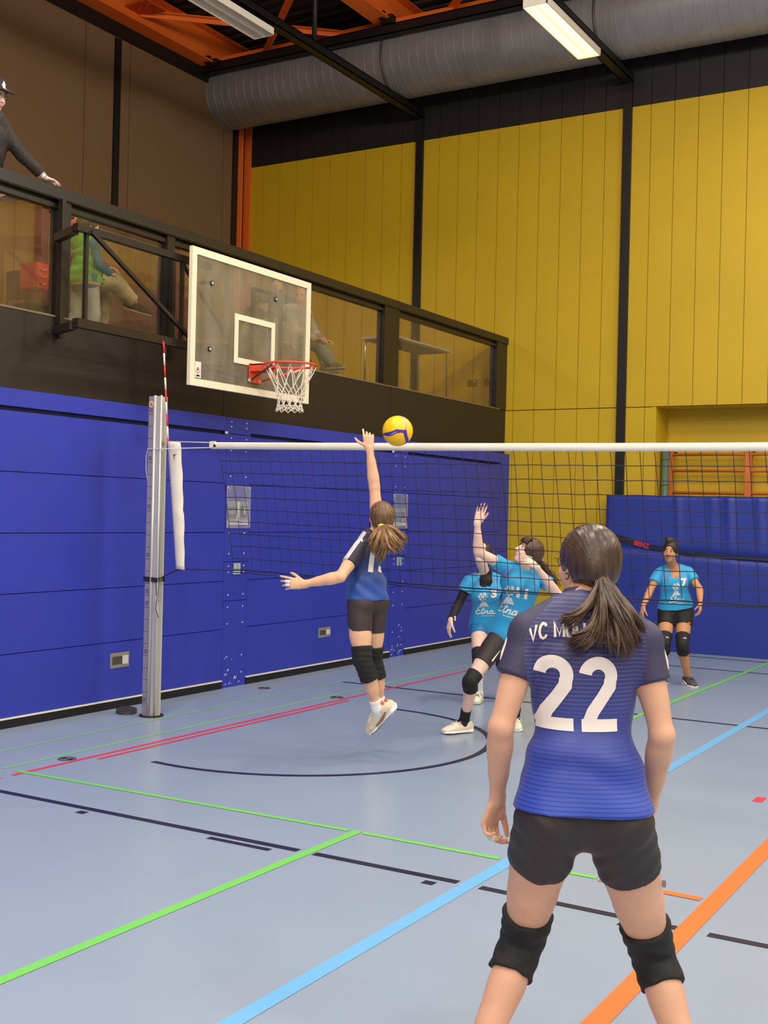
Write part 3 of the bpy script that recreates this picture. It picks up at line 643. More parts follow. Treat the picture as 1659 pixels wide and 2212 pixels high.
for yy in (-.06, .06):
    for zz in (2.925, 3.03): disc(bm, (XB + .012, YR + yy, zz), (1, 0, 0), .010, .008, 10, 1)
finish('rim_bracket', bm, [M_RIM, M_ALU], e)
bm = bmesh.new(); tube(bm, [(XR + .235 * math.cos(a), YR + .235 * math.sin(a), ZR) for a in np.linspace(0, 2 * math.pi, 48, endpoint=False)], .010, 10, closed=True)
for k in range(12):
    a = 2 * math.pi * k / 12 + .1; tube(bm, [(XR + .235 * math.cos(a + q * .04), YR + .235 * math.sin(a + q * .04), ZR - .008 - .016 * (1 - q * q)) for q in (-1, -.5, 0, .5, 1)], .003, 5)
finish('rim', bm, M_RIM, e)
for s, nm in ((-1, 'strut_rod'), (1, 'strut_rod')):
    bm = bmesh.new(); tube(bm, [(XB + .02, YR + s * .075, 2.92), (XR - .04, YR + s * .22, ZR - .015)], .010, 8, mi=0); tube(bm, [(XR - .10, YR + s * .17, 2.995), (XR - .04, YR + s * .22, ZR - .015)], .007, 8, mi=1); disc(bm, (XB + .01, YR + s * .075 - .012, 2.92), (0, 1, 0), .016, .024, 10, 1)
    finish(nm, bm, [M_RIM if s > 0 else mat('strut_dark', srgb(110, 60, 50), .4, metal=.4), M_ALU], e)
bm = bmesh.new(); NS = 12
def nr(t): return float(np.interp(t, [0, .12, .4, .7, .9, 1.0], [.228, .205, .15, .118, .118, .128]))
def npt(a, t): return Vector((XR + nr(t) * math.cos(a) + .01 * math.sin(5 * t + a), YR + nr(t) * math.sin(a), ZR - .012 - .40 * t))
for k in range(NS):
    for s in (-1, 1):
        a0_ = 2 * math.pi * (k) / NS + .1; pts = []
        for q in range(17):
            t = q / 16; tw = 0 if t < .0 else t
            ang = a0_ + s * (2 * math.pi / NS) * (.5 * min(1, t / .42) + (max(0, t - .42) / .145) * .5)
            pts.append(npt(ang, t))
        tube(bm, pts, .0042, 5)
for k in range(NS):
    a = 2 * math.pi * (k + .5) / NS; tube(bm, [npt(a - .2, .97) + Vector((0, 0, 0)), npt(a, 1.03), npt(a + .2, .97)], .006, 5); tube(bm, [npt(a - .2, .9), npt(a, .93), npt(a + .2, .9)], .0045, 5)
finish('hoop_net', bm, mat('net_white', srgb(236, 224, 208), .7), e)
# folding frame that carries the board
M_TUB = mat('black_box_tube', srgb(31, 25, 21), .35)
e2 = bpy.data.objects['basketball_goal']
def ft(name, a, b, w_=.055, h_=.055, up=(0, 0, 1)):
    bm = bmesh.new(); beam(bm, a, b, w_, h_, up=up); return finish(name, bm, M_TUB, e2)
XT = -6.75
ft('top_tube', (XT, 6.66, 3.89), (XT, 8.3, 3.89)); ft('bottom_tube', (XT, 6.68, 3.15), (XT, 9.6, 3.15), .06, .07)
ft('hinge_arm', (XF + .05, 6.84, 3.875), (XT - .03, 6.69, 3.875), .06, .06); ft('hinge_arm', (XF + .05, 6.84, 3.13), (XT - .03, 6.69, 3.13), .06, .06)
ft('hinge_post', (XF + .035, 6.90, 3.08), (XF + .035, 6.90, 4.2), .05, .04, up=(0, 1, 0)); ft('hinge_post', (XF + .035, 8.26, 3.08), (XF + .035, 8.26, 4.0), .05, .04, up=(0, 1, 0))
ft('frame_bar', (XT, 6.78, 3.16), (XT, 6.78, 3.88), .03, .03, up=(0, 1, 0)); ft('frame_bar', (XT, 7.93, 3.16), (XT, 7.93, 3.88), .03, .03, up=(0, 1, 0)); ft('frame_bar', (XT, 9.4, 3.16), (XT, 9.4, 3.88), .03, .03, up=(0, 1, 0))
ft('diagonal_bar', (XT + .03, 6.80, 3.88), (XT + .03, 8.12, 3.16), .03, .03, up=(1, 0, 0)); ft('diagonal_bar', (XT - .03, 7.95, 3.88), (XT - .03, 8.6, 3.3), .025, .025, up=(1, 0, 0))
ft('rear_plate', (XT + .04, 8.9, 3.80), (XT + .04, 9.25, 3.80), .02, .05, up=(1, 0, 0)); ft('frame_bar', (XT + .02, 8.93, 3.18), (XT + .02, 8.93, 3.82), .03, .03, up=(0, 1, 0)); ft('frame_bar', (XT + .02, 9.22, 3.18), (XT + .02, 9.22, 3.82), .03, .05, up=(0, 1, 0))
ft('cable_hook', (XT + .0, 7.72, 3.02), (XT + .0, 7.72, 3.12), .03, .03, up=(0, 1, 0))
for y in (8.15, 9.12):
    for z in (3.13, 3.72):
        bm = bmesh.new(); tube(bm, [(XT, y, z), (XB - .03, y, z)], .018, 10); finish('spacer', bm, M_TUB, e2)
# ------------------------------------------------------------------ ball
BC = Vector(P(859, 931, 8.12)); RB = .1045
e = empty('volleyball', BC - Vector((0, 0, RB)), 'yellow and blue volleyball in the air above the white net band', 'ball')
f_, s_, u_ = Vector(-FWD), Vector(RIGHT), Vector(-DOWN)
M_BY = mat('ball_yellow', srgb(255, 200, 10), .35, bump=.25, bump_scale=260); M_BB = mat('ball_blue', srgb(70, 52, 150), .35, bump=.25, bump_scale=260); M_BP = mat('ball_pale', srgb(190, 150, 180), .4)
def ballmesh(r, keep, nm, m_, parent=e):
    bm = bmesh.new(); bmesh.ops.create_icosphere(bm, subdivisions=6, radius=1)
    dele = []
    for f in bm.faces:
        c = f.calc_center_median().normalized()
        if not keep(c): dele.append(f)
    bmesh.ops.delete(bm, geom=dele, context='FACES')
    for v in bm.verts:
        c = v.co.copy(); v.co = BC + (s_ * c.x + u_ * c.y + f_ * c.z) * r
    return finish(nm, bm, m_, parent, smooth=True)
def blue(c):
    if c.z < -.25: return abs(c.y * math.cos(1) + c.x * math.sin(1)) < .16
    yc = float(np.interp(c.x, [-.95, -.54, -.3, -.1, .2, .5], [-.24, -.26, -.20, -.09, -.08, -.13])); w_ = float(np.interp(c.x, [-.95, -.5, -.1, .25, .5], [.07, .15, .14, .10, .13]))
    a = abs(c.y - yc) < w_ and c.x < .52
    xc = float(np.interp(-c.y, [.1, .35, .7], [.46, .52, .62])); b = abs(c.x - xc) < .12 and c.y < .02
    return a or b
def pale(c):
    if c.z < -.1: return False
    xc = float(np.interp(c.y, [0, .45, .7, .95], [.50, .56, .46, .2])); return abs(c.x - xc) < .07 and -.05 < c.y < 1
ballmesh(RB - .001, lambda c: True, 'ball_core', M_BY)
ballmesh(RB, lambda c: not blue(c) and not pale(c), 'yellow_panel', M_BY); ballmesh(RB, lambda c: blue(c), 'blue_panel', M_BB); ballmesh(RB, lambda c: pale(c) and not blue(c), 'pale_panel', M_BP)
bm = bmesh.new()
for x0_, y0_, x1_, y1_ in ((-.55, -.36, -.15, -.12), (-.42, -.33, -.05, -.1)):
    pts = [];
    for q in range(7):
        t = q / 6; x = x0_ + (x1_ - x0_) * t; y = y0_ + (y1_ - y0_) * t; z = math.sqrt(max(0, 1 - x * x - y * y)); pts.append(BC + (s_ * x + u_ * y + f_ * z) * (RB + .0003))
    tube(bm, pts, [.0008, .0022, .003, .003, .003, .002, .0008], 5)
finish('ball_lettering', bm, mat('ball_print', srgb(150, 140, 200), .4), e)
# ------------------------------------------------------------------ gallery furniture
def table():
    e = empty('folding_table', (-7.7, 13.6, 3.2), 'white topped table with chrome legs behind the gallery glass', 'table')
    x0, x1, y0, y1, zt = -7.9, -7.38, 12.75, 14.25, 3.95
    bm = bmesh.new(); box(bm, x0, x1, y0, y1, zt - .025, zt, bev=.004); finish('tabletop', bm, mat('table_white', srgb(225, 222, 200), .4), e)
    ch = mat('chrome', srgb(220, 215, 200), .2, metal=.9)
    for x in (x0 + .04, x1 - .04):
        for y, s in ((y0 + .05, 1), (y1 - .05, -1)):
            bm = bmesh.new(); tube(bm, [(x, y, 3.2), (x, y, zt - .08), (x, y + s * .02, zt - .045), (x, y + s * .06, zt - .03), (x, y + s * .12, zt - .028)], .013, 10); finish('leg', bm, ch, e)
    bm = bmesh.new(); box(bm, x0 + .03, x1 - .03, y0 + .06, y1 - .06, zt - .04, zt - .025); finish('under_panel', bm, mat('under_grey', srgb(170, 165, 140), .6), e)
table()
e = empty('bleacher', (-10, 12.3, 3.2), 'brown stepped bench rising at the back of the gallery', 'bleacher')
for k in range(4):
    bm = bmesh.new(); x1 = -8.75 - .75 * k; box(bm, -11.94, x1, 10.6, 14.1 - .3 * k, 3.2 + .38 * k, 3.2 + .38 * (k + 1), bev=.01); finish('step', bm, M_STEPS, e)
# front bench where spectators sit
def bench(y0, y1, label):
    e = empty('low_bench', (-8.05, (y0 + y1) / 2, 3.2), label, 'bench')
    bm = bmesh.new(); box(bm, -8.25, -7.93, y0, y1, 3.50, 3.54, bev=.005); finish('seat_board', bm, mat('bench_wood', srgb(150, 100, 50), .5), e)
    for y in (y0 + .2, y1 - .2): bm = bmesh.new(); box(bm, -8.2, -7.98, y - .03, y + .03, 3.2, 3.5); finish('leg', bm, M_STEELBLK, e)
bench(7.35, 8.3, 'wooden bench under the seated person in beige trousers'); bench(9.9, 11.7, 'wooden bench under the three spectators behind the basketball board')
# red brown frame standing on the gallery
bm = bmesh.new(); rf = mat('red_brown_frame', srgb(104, 40, 30), .5)
e = empty('dark_red_frame', (-8.6, 9, 3.2), 'dark red frame of bars on the gallery behind the seated spectators', 'goal frame')
for (a, b) in (((-8.6, 8.05, 3.2), (-8.6, 8.05, 4.62)), ((-8.6, 9.95, 3.2), (-8.6, 9.95, 4.62)), ((-8.6, 8.0, 4.6), (-8.6, 10.0, 4.6)), ((-8.5, 8.8, 3.55), (-8.5, 9.75, 3.25))):
    bm = bmesh.new(); beam(bm, a, b, .09, .09, up=(1, 0, 0)); finish('frame_bar', bm, rf, e)
e = empty('toy_box', (-8.3, 7.2, 3.62), 'red and yellow toy box with pale chevrons behind the left gallery pane', 'box')
tb = Vector(P(85, 595, 10.2)); bm = bmesh.new(); box(bm, tb.x - .1, tb.x + .1, tb.y - .13, tb.y + .02, tb.z - .14, tb.z + .09, bev=.01); finish('box_body', bm, mat('toy_red', srgb(215, 70, 40), .5), e)
bm = bmesh.new(); box(bm, tb.x - .1, tb.x + .1, tb.y + .02, tb.y + .25, tb.z + .05, tb.z + .09); finish('handle_rail', bm, mat('toy_red', (0, 0, 0)), e)
bm = bmesh.new()
for k in range(3): z = tb.z + .04 - .06 * k; beam(bm, (tb.x + .102, tb.y - .09, z), (tb.x + .102, tb.y - .055, z - .02), .02, .006, up=(0, 0, 1)); beam(bm, (tb.x + .102, tb.y - .055, z - .02), (tb.x + .102, tb.y - .02, z), .02, .006, up=(0, 0, 1))
finish('chevron_mark', bm, mat('chev', srgb(235, 180, 150), .5), e)
bm = bmesh.new(); box(bm, tb.x - .05, tb.x + .1, tb.y + .03, tb.y + .13, tb.z - .04, tb.z + .045); finish('yellow_block', bm, mat('toy_yellow', srgb(225, 165, 30), .5), e)
# ------------------------------------------------------------------ figures: smooth-blended distance fields turned into one surface
def V(*a): return np.array(a, float)
def nrm(v): v = np.asarray(v, float); return v / max(1e-9, np.linalg.norm(v))
UPV_ = np.array([0., 0., 1.])
class Field:
    def __init__(s): s.ops = []
    def chain(s, pts, rad, side=None, k=.02, cap0=False, cap1=False, op='add'):
        pts = [np.asarray(p, float) for p in pts]; n = len(pts)
        rad = [r if isinstance(r, (tuple, list)) else (r, r) for r in (rad if isinstance(rad, list) else [rad] * n)]
        if side is None: side = [None] * n
        elif not isinstance(side, list): side = [np.asarray(side, float)] * n
        s.ops.append(('c', pts, rad, side, k, cap0, cap1, op)); return s
    def ell(s, c, r, ax=None, k=.02, op='add'):
        s.ops.append(('e', np.asarray(c, float), r, np.eye(3) if ax is None else np.array([nrm(a) for a in ax]), k, op)); return s
    def plane(s, p, n, k=.004):
        """cut away everything on the side n points to"""
        s.ops.append(('p', np.asarray(p, float), nrm(n), k)); return s
    def bounds(s):
        lo, hi = [], []
        for o in s.ops:
            if o[0] == 'c' and o[7] == 'add':
                for p, r in zip(o[1], o[2]): m = max(r); lo.append(p - m); hi.append(p + m)
            if o[0] == 'e' and o[5] == 'add': m = max(o[2]); lo.append(o[1] - m); hi.append(o[1] + m)
        return np.min(lo, 0) - .02, np.max(hi, 0) + .02
def _sl(lo, h, n, a, b):
    i0 = np.maximum(0, np.floor((a - lo) / h).astype(int)); i1 = np.minimum(n, np.ceil((b - lo) / h).astype(int) + 1)
    return i0, i1
def _pts(lo, h, i0, i1):
    ax = [(lo[q] + h * np.arange(i0[q], i1[q])).astype(np.float32) for q in range(3)]
    return ax[0][:, None, None], ax[1][None, :, None], ax[2][None, None, :]
def field_mesh(F, h, disp=None, smooth=1):
    lo, hi = F.bounds(); n = np.ceil((hi - lo) / h).astype(int) + 2
    D = np.full(n, .06, np.float32)
    for o in F.ops:
        if o[0] == 'p':
            X, Y, Z = _pts(lo, h, np.zeros(3, int), n)
            q = (X - o[1][0]) * o[2][0] + (Y - o[1][1]) * o[2][1] + (Z - o[1][2]) * o[2][2]
            D = np.maximum(D, q.astype(np.float32)); continue
        if o[0] == 'c':
            _, pts, rad, side, k, c0, c1, op = o; mg = k + 2.5 * h
            a = np.min([p - max(r) for p, r in zip(pts, rad)], 0) - mg; b = np.max([p + max(r) for p, r in zip(pts, rad)], 0) + mg
            i0, i1 = _sl(lo, h, n, a, b)
            if np.any(i1 <= i0): continue
            X, Y, Z = _pts(lo, h, i0, i1); d = np.full((i1 - i0), 1., np.float32)
            for i in range(len(pts) - 1):
                p0, p1 = pts[i], pts[i + 1]; ab = p1 - p0; L = np.linalg.norm(ab)
                if L < 1e-6: continue
                t = ((X - p0[0]) * ab[0] + (Y - p0[1]) * ab[1] + (Z - p0[2]) * ab[2]) / (L * L); tr = t; t = np.clip(t, 0, 1)
                qx = X - p0[0] - t * ab[0]; qy = Y - p0[1] - t * ab[1]; qz = Z - p0[2] - t * ab[2]
                a0, b0 = rad[i]; a1, b1 = rad[i + 1]; ts = t * t * (3 - 2 * t) if len(pts) > 2 else t
                if side[i] is None:
                    dd = np.sqrt(qx * qx + qy * qy + qz * qz) - (a0 + (a1 - a0) * ts)
                else:
                    ax_ = ab / L; u = side[i] + side[i + 1]; u = nrm(u - ax_ * np.dot(u, ax_)); v = np.cross(ax_, u)
                    cu = qx * u[0] + qy * u[1] + qz * u[2]; cv = qx * v[0] + qy * v[1] + qz * v[2]
                    cs2 = np.maximum(0, qx * qx + qy * qy + qz * qz - cu * cu - cv * cv)
                    A = a0 + (a1 - a0) * ts; Bq = b0 + (b1 - b0) * ts; m_ = np.minimum(A, Bq)
                    e = np.sqrt((cu / A) ** 2 + (cv / Bq) ** 2 + cs2 / (m_ * m_)) + 1e-4; ln = np.sqrt(cu * cu + cv * cv + cs2)
                    dd = ln * (1 - 1 / e); dd = np.where(e < .3, -m_ * .7, dd)
                if i == 0 and c0: dd = np.maximum(dd, -tr * L)
                if i == len(pts) - 2 and c1: dd = np.maximum(dd, (tr - 1) * L)
                d = np.minimum(d, dd)
        else:
            _, c, r, ax, k, op = o; mg = k + 2.5 * h; m_ = max(r)
            i0, i1 = _sl(lo, h, n, c - m_ - mg, c + m_ + mg)
            if np.any(i1 <= i0): continue
            X, Y, Z = _pts(lo, h, i0, i1); X = X - c[0]; Y = Y - c[1]; Z = Z - c[2]
            e = 0; ln = X * X + Y * Y + Z * Z
            for q in range(3): e = e + ((X * ax[q][0] + Y * ax[q][1] + Z * ax[q][2]) / r[q]) ** 2
            e = np.sqrt(e) + 1e-4; d = np.sqrt(ln) * (1 - 1 / e); d = np.where(e < .3, -min(r) * .7, d)
        S = D[i0[0]:i1[0], i0[1]:i1[1], i0[2]:i1[2]]
        if op == 'add':
            g = np.clip(.5 + .5 * (S - d) / k, 0, 1); S[...] = S + (d - S) * g - k * g * (1 - g)
        else:
            d = -d; g = np.clip(.5 - .5 * (S - d) / k, 0, 1); S[...] = S + (d - S) * g + k * g * (1 - g)
    D[0] = D[-1] = .05; D[:, 0] = D[:, -1] = .05; D[:, :, 0] = D[:, :, -1] = .05
    S = D < 0
    c = np.zeros(np.array(S.shape) - 1, np.int8)
    offs = [(i, j, k) for i in (0, 1) for j in (0, 1) for k in (0, 1)]
    sx, sy, sz = S.shape
    for i, j, k in offs: c += S[i:sx - 1 + i, j:sy - 1 + j, k:sz - 1 + k]
    idx = np.argwhere((c > 0) & (c < 8)); M = len(idx)
    acc = np.zeros((M, 3)); cnt = np.zeros(M)
    vals = {o_: D[idx[:, 0] + o_[0], idx[:, 1] + o_[1], idx[:, 2] + o_[2]] for o_ in offs}
    for o_ in offs:
        for axx in range(3):
            if o_[axx] == 0:
                o2 = list(o_); o2[axx] = 1; va, vb = vals[o_], vals[tuple(o2)]; cr = (va < 0) != (vb < 0)
                t = np.where(cr, va / np.where(cr, va - vb, 1), 0); p = np.array(o_, float)[None, :] + 0 * acc; p[:, axx] += t
                acc += p * cr[:, None]; cnt += cr
    verts = lo + h * (idx + acc / cnt[:, None])
    ids = -np.ones(c.shape, np.int32); ids[idx[:, 0], idx[:, 1], idx[:, 2]] = np.arange(M)
    faces = []
    for axx in range(3):
        a = [slice(None)] * 3; b = [slice(None)] * 3; a[axx] = slice(0, -1); b[axx] = slice(1, None)
        e0, e1 = S[tuple(a)], S[tuple(b)]; w_ = np.argwhere(e0 != e1); o1, o2 = [(1, 2), (2, 0), (0, 1)][axx]
        sg = e0[w_[:, 0], w_[:, 1], w_[:, 2]]; q = []
        for da, db in ((-1, -1), (0, -1), (0, 0), (-1, 0)):
            w2 = w_.copy(); w2[:, o1] += da; w2[:, o2] += db; q.append(ids[w2[:, 0], w2[:, 1], w2[:, 2]])
        q = np.stack(q, 1); q[~sg] = q[~sg][:, ::-1]; faces.append(q)
    faces = np.concatenate(faces)
    # light Laplacian smoothing
    e = np.concatenate([faces[:, [0, 1]], faces[:, [1, 2]], faces[:, [2, 3]], faces[:, [3, 0]]])
    deg = np.bincount(e[:, 0], minlength=M) + np.bincount(e[:, 1], minlength=M)
    for it in range(smooth):
        s_ = np.stack([np.bincount(e[:, 0], weights=verts[e[:, 1], q], minlength=M) + np.bincount(e[:, 1], weights=verts[e[:, 0], q], minlength=M) for q in range(3)], 1)
        verts = verts * .4 + .6 * s_ / np.maximum(deg, 1)[:, None]
    if disp is not None:
        fn = np.cross(verts[faces[:, 2]] - verts[faces[:, 0]], verts[faces[:, 3]] - verts[faces[:, 1]])
        vn = np.zeros((M, 3))
        for q in range(4):
            for ax in range(3): vn[:, ax] += np.bincount(faces[:, q], weights=fn[:, ax], minlength=M)
        vn /= np.maximum(1e-12, np.linalg.norm(vn, axis=1))[:, None]
        verts = verts + vn * disp(verts)[:, None]
    return verts, faces
def skin_obj(name, F, h, m_, parent, disp=None, smooth=1, zmin=None):
    verts, faces = field_mesh(F, h, disp, smooth)
    if zmin is not None: verts[:, 2] = np.maximum(verts[:, 2], zmin)
    me = bpy.data.meshes.new(name); og = np.array(root_loc(parent))
    M, N = len(verts), len(faces); me.vertices.add(M); me.vertices.foreach_set('co', (verts - og).astype(np.float32).ravel())
    me.loops.add(N * 4); me.loops.foreach_set('vertex_index', faces.astype(np.int32).ravel())
    me.polygons.add(N); me.polygons.foreach_set('loop_start', np.arange(0, N * 4, 4, dtype=np.int32)); me.polygons.foreach_set('loop_total', np.full(N, 4, np.int32))
    me.polygons.foreach_set('use_smooth', np.ones(N, bool)); me.update(calc_edges=True); me.validate()
    me.materials.append(m_); o = bpy.data.objects.new(name, me); COL.objects.link(o); o.parent = parent
    o['_v'] = 0; del o['_v']
    return o
def bvh(*os):
    vs, fs = [], []
    for o in os:
        og = np.array(root_loc(o)); n0 = len(vs); vs += [tuple(np.array(v.co) + og) for v in o.data.vertices]; fs += [tuple(i + n0 for i in p.vertices) for p in o.data.polygons]
    return BVHTree.FromPolygons(vs, fs)
def bvh_old(o):
    me = o.data; og = root_loc(o); vs = np.empty(len(me.vertices) * 3, np.float32); me.vertices.foreach_get('co', vs)
    vs = vs.reshape(-1, 3) + np.array(og); return BVHTree.FromPolygons([tuple(v) for v in vs], [tuple(p.vertices) for p in me.polygons])
def decal(name, bm, org, xa, ya, into, tree, m_, parent, bend=0, off=.0016, L=.009):
    """flat lettering pressed on to a surface: cast along 'into' """
    fine(bm, L)
    xa, ya, into = Vector(xa), Vector(ya), Vector(into).normalized(); org = Vector(org); dead = []
    for v in bm.verts:
        x, y = v.co.x, v.co.y
        p = org + xa * x + ya * (y - bend * x * x); h_ = tree.ray_cast(p - into * .35, into, .8)
        if h_[0] is None: dead.append(v); continue
        nn = h_[1]; nn = nn if nn.dot(into) < 0 else -nn
        v.co = h_[0] + nn * off * .5 - into * off
    bmesh.ops.delete(bm, geom=dead, context='VERTS')
    return finish(name, bm, m_, parent, smooth=True)
def fold(scale, amp, seed=0, stretch=(1, 1, 1)):
    def f(v):
        p = v * np.array(stretch) / scale; a = np.zeros(len(v))
        for i in range(4):
            r = np.random.RandomState(seed * 10 + i); d = nrm(r.randn(3)); d2 = nrm(r.randn(3)); fr = 1.3 ** i
            a += np.sin(p @ d * fr + 1.7 * np.sin(p @ d2 * .7 * fr + i) + i * 2.1) * .35
        return amp * a
    return f
# ---- hands
def hand(F, W, fwd, palm, thumb, sc=1., curls=(.25, .3, .35, .4), thumb_out=.7, spread=.12, tc=.3, k=.0035):
    """W wrist, fwd wrist->knuckles, palm = direction the palm faces, thumb = side of the thumb"""
    fwd = nrm(fwd); palm = nrm(palm - fwd * np.dot(palm, fwd)); th = nrm(thumb - fwd * np.dot(thumb, fwd) - palm * np.dot(thumb, palm))
    S = sc
    F.chain([W - fwd * .015, W + fwd * .03 * S, W + fwd * .078 * S], [(.026 * S, .019 * S), (.034 * S, .015 * S), (.038 * S, .0125 * S)], side=th, k=.012)
    F.ell(W + fwd * .035 * S + th * .022 * S + palm * .008 * S, (.028 * S, .016 * S, .015 * S), ax=(nrm(fwd + th * .4), th, palm), k=.01)
    lens = [(.040, .024, .019), (.045, .028, .02), (.041, .026, .02), (.031, .019, .017)]
    tips = []
    for i in range(4):
        off = (.030 - .0195 * i); base = W + fwd * (.078 - .004 * abs(i - 1.2)) * S + th * off * S
        ang = curls[i]; d = nrm(fwd + th * (spread * (1.3 - i))); p = base - d * .012 * S; r = (.0088 - .0006 * i) * S; pts = [p, base]; rr = [r * 1.05, r]
        a = ang * .7
        for j, L in enumerate(lens[i]):
            dd = nrm(d * math.cos(a) + palm * math.sin(a)); base = base + dd * L * S; pts.append(base); rr.append(r * (.95, .88, .76)[j]); a += ang * (1.1 if j == 0 else .8)
        F.chain(pts, rr, k=k); tips.append(pts)
    b = W + fwd * .022 * S + th * .026 * S; d0 = nrm(fwd * (1 - thumb_out * .5) + th * thumb_out + palm * .35)
    p1 = b + d0 * .038 * S; d1 = nrm(d0 + fwd * .35 + palm * tc); p2 = p1 + d1 * .030 * S; p3 = p2 + nrm(d1 + fwd * .3 + palm * tc) * .024 * S
    F.chain([b, p1, p2, p3], [.013 * S, .0105 * S, .0095 * S, .0075 * S], k=.006)
    return tips
# ---- head
def head(F, c, f, u, sc=1., mouth=0):
    f = nrm(f); u = nrm(u - f * np.dot(u, f)); s = np.cross(f, u); S = sc; ax = (s, f, u)
    F.ell(c + (u * .028 - f * .012) * S, (.072 * S, .091 * S, .085 * S), ax, k=.02)
    F.ell(c + (-u * .030 + f * .022) * S, (.056 * S, .064 * S, .078 * S), ax, k=.03)
    F.ell(c + (-u * .088 + f * .052) * S, (.024 * S, .022 * S, .019 * S), ax, k=.022)
    for q in (-1, 1):
        F.ell(c + (s * q * .036 - u * .028 + f * .058) * S, (.020 * S, .020 * S, .022 * S), ax, k=.02)
        F.ell(c + (s * q * .032 + u * .006 + f * .095) * S, (.017 * S, .011 * S, .011 * S), ax, k=.012, op='sub')
        F.ell(c + (s * q * .071 - f * .010 - u * .006) * S, (.006 * S, .017 * S, .028 * S), (nrm(s - f * .35 * q * -1), f, u), k=.006)
        F.ell(c + (s * q * .079 - f * .004 - u * .004) * S, (.004 * S, .009 * S, .016 * S), ax, k=.004, op='sub')
    F.chain([c + (f * .084 + u * .014) * S, c + (f * .098 - u * .010) * S, c + (f * .104 - u * .026) * S], [.007 * S, .009 * S, .0125 * S], k=.012)
    for q in (-1, 1): F.ell(c + (s * q * .011 + f * .094 - u * .031) * S, (.008 * S, .010 * S, .007 * S), ax, k=.006)
    F.ell(c + (f * .081 - u * .053) * S, (.022 * S, .012 * S, .006 * S), ax, k=.006); F.ell(c + (f * .080 - u * .063) * S, (.019 * S, .012 * S, .0065 * S), ax, k=.006)
    F.ell(c + (f * .098 - u * (.058)) * S, (.020 * S, .008 * S, .0016 * S + mouth), ax, k=.003, op='sub')
def face_parts(c, f, u, sc, e, iris=(.05, .03, .02), brow=None, lip=(.45, .12, .1), look=None):
    f = nrm(f); u = nrm(u - f * np.dot(u, f)); s = np.cross(f, u); look = f if look is None else nrm(look)
    mw = mat('eye_white', (.75, .72, .68), .25); mi = mat('eye_iris', iris, .2)
    for q in (-1, 1):
        ec = c + (s * q * .031 + u * .007 + f * .077) * sc; bm = bmesh.new(); bmesh.ops.create_icosphere(bm, subdivisions=3, radius=.0115 * sc)
        for fc in bm.faces:
            n_ = fc.calc_center_median().normalized()
            if n_.dot(Vector(look)) > .86: fc.material_index = 1
        bmesh.ops.translate(bm, verts=bm.verts, vec=Vector(ec)); finish('eye', bm, [mw, mi], e, smooth=True)
        bm = bmesh.new(); pts = [c + (s * q * a + u * b + f * g) * sc for a, b, g in ((.014, .024, .0905), (.028, .029, .088), (.044, .024, .079))]
        tube(bm, pts, [.002, .003, .0015], 6); finish('eyebrow', bm, brow or mat('brow_dark', srgb(50, 36, 30), .8), e)
        bm = bmesh.new(); pts = [c + (s * q * a + u * b + f * g) * sc for a, b, g in ((.018, .011, .0885), (.031, .0165, .089), (.045, .011, .081))]
        tube(bm, pts, [.0012, .0018, .0012], 5); finish('eyelash', bm, brow or mat('brow_dark', (0, 0, 0)), e)
    G = Field(); ax = (s, f, u); G.ell(c + (f * .0825 - u * .0535) * sc, (.021 * sc, .012 * sc, .0048 * sc), ax, k=.003); G.ell(c + (f * .0815 - u * .0635) * sc, (.018 * sc, .012 * sc, .0055 * sc), ax, k=.003)
    skin_obj('lips', G, .0016, mat('lip_' + str(round(lip[0], 2)), lip, .4), e)
def hair_cap(c, f, u, sc, thick=.012, low=.02, back=-.075, high=0):
    """scalp hair as a field; cut in front of the face and at the nape"""
    f = nrm(f); u = nrm(u - f * np.dot(u, f)); s = np.cross(f, u); ax = (s, f, u); S = sc; F = Field(); t = thick
    F.ell(c + (u * .030 - f * .014) * S, ((.073 + t) * S, (.091 + t) * S, (.085 + t) * S), ax, k=.02)
    F.ell(c + (-u * .015 - f * .045) * S, ((.056 + t) * S, (.05 + t) * S, (.06 + t) * S), ax, k=.03)
    # face opening
    F.ell(c + (f * .118 - u * .028) * S, (.066 * S, .075 * S, .112 * S), ax, k=.010, op='sub')
    F.ell(c + (f * .040 - u * .105) * S, (.12 * S, .075 * S, .075 * S), ax, k=.012, op='sub')
    if high: F.ell(c + (f * .10 + u * .06) * S, (.06 * S, .06 * S, .07 * S), ax, k=.01, op='sub')
    for q in (-1, 1): F.ell(c + (s * q * .088 - u * .062 + f * .012) * S, (.040 * S, .042 * S, .050 * S), ax, k=.012, op='sub')
    F.plane(c + (u * back) * S, nrm(-u - f * .25))
    return F
def strands(name, root, tips_fn, n, r, m_, parent, nseg=12, sides=4):
    bm = bmesh.new()
    for i in range(n):
        pts = tips_fn(i, n, nseg); N = len(pts)
        tube(bm, pts, [r * (1.0 - .75 * (j / (N - 1)) ** 2.2) * (.45 if j == 0 else 1) for j in range(N)], sides)
    return finish(name, bm, m_, parent)
def bez(ps, t):
    ps = [np.asarray(p, float) for p in ps]
    while len(ps) > 1: ps = [a * (1 - t) + b * t for a, b in zip(ps[:-1], ps[1:])]
    return ps[0]
def lerp(a, b, t): return np.asarray(a) * (1 - t) + np.asarray(b) * t
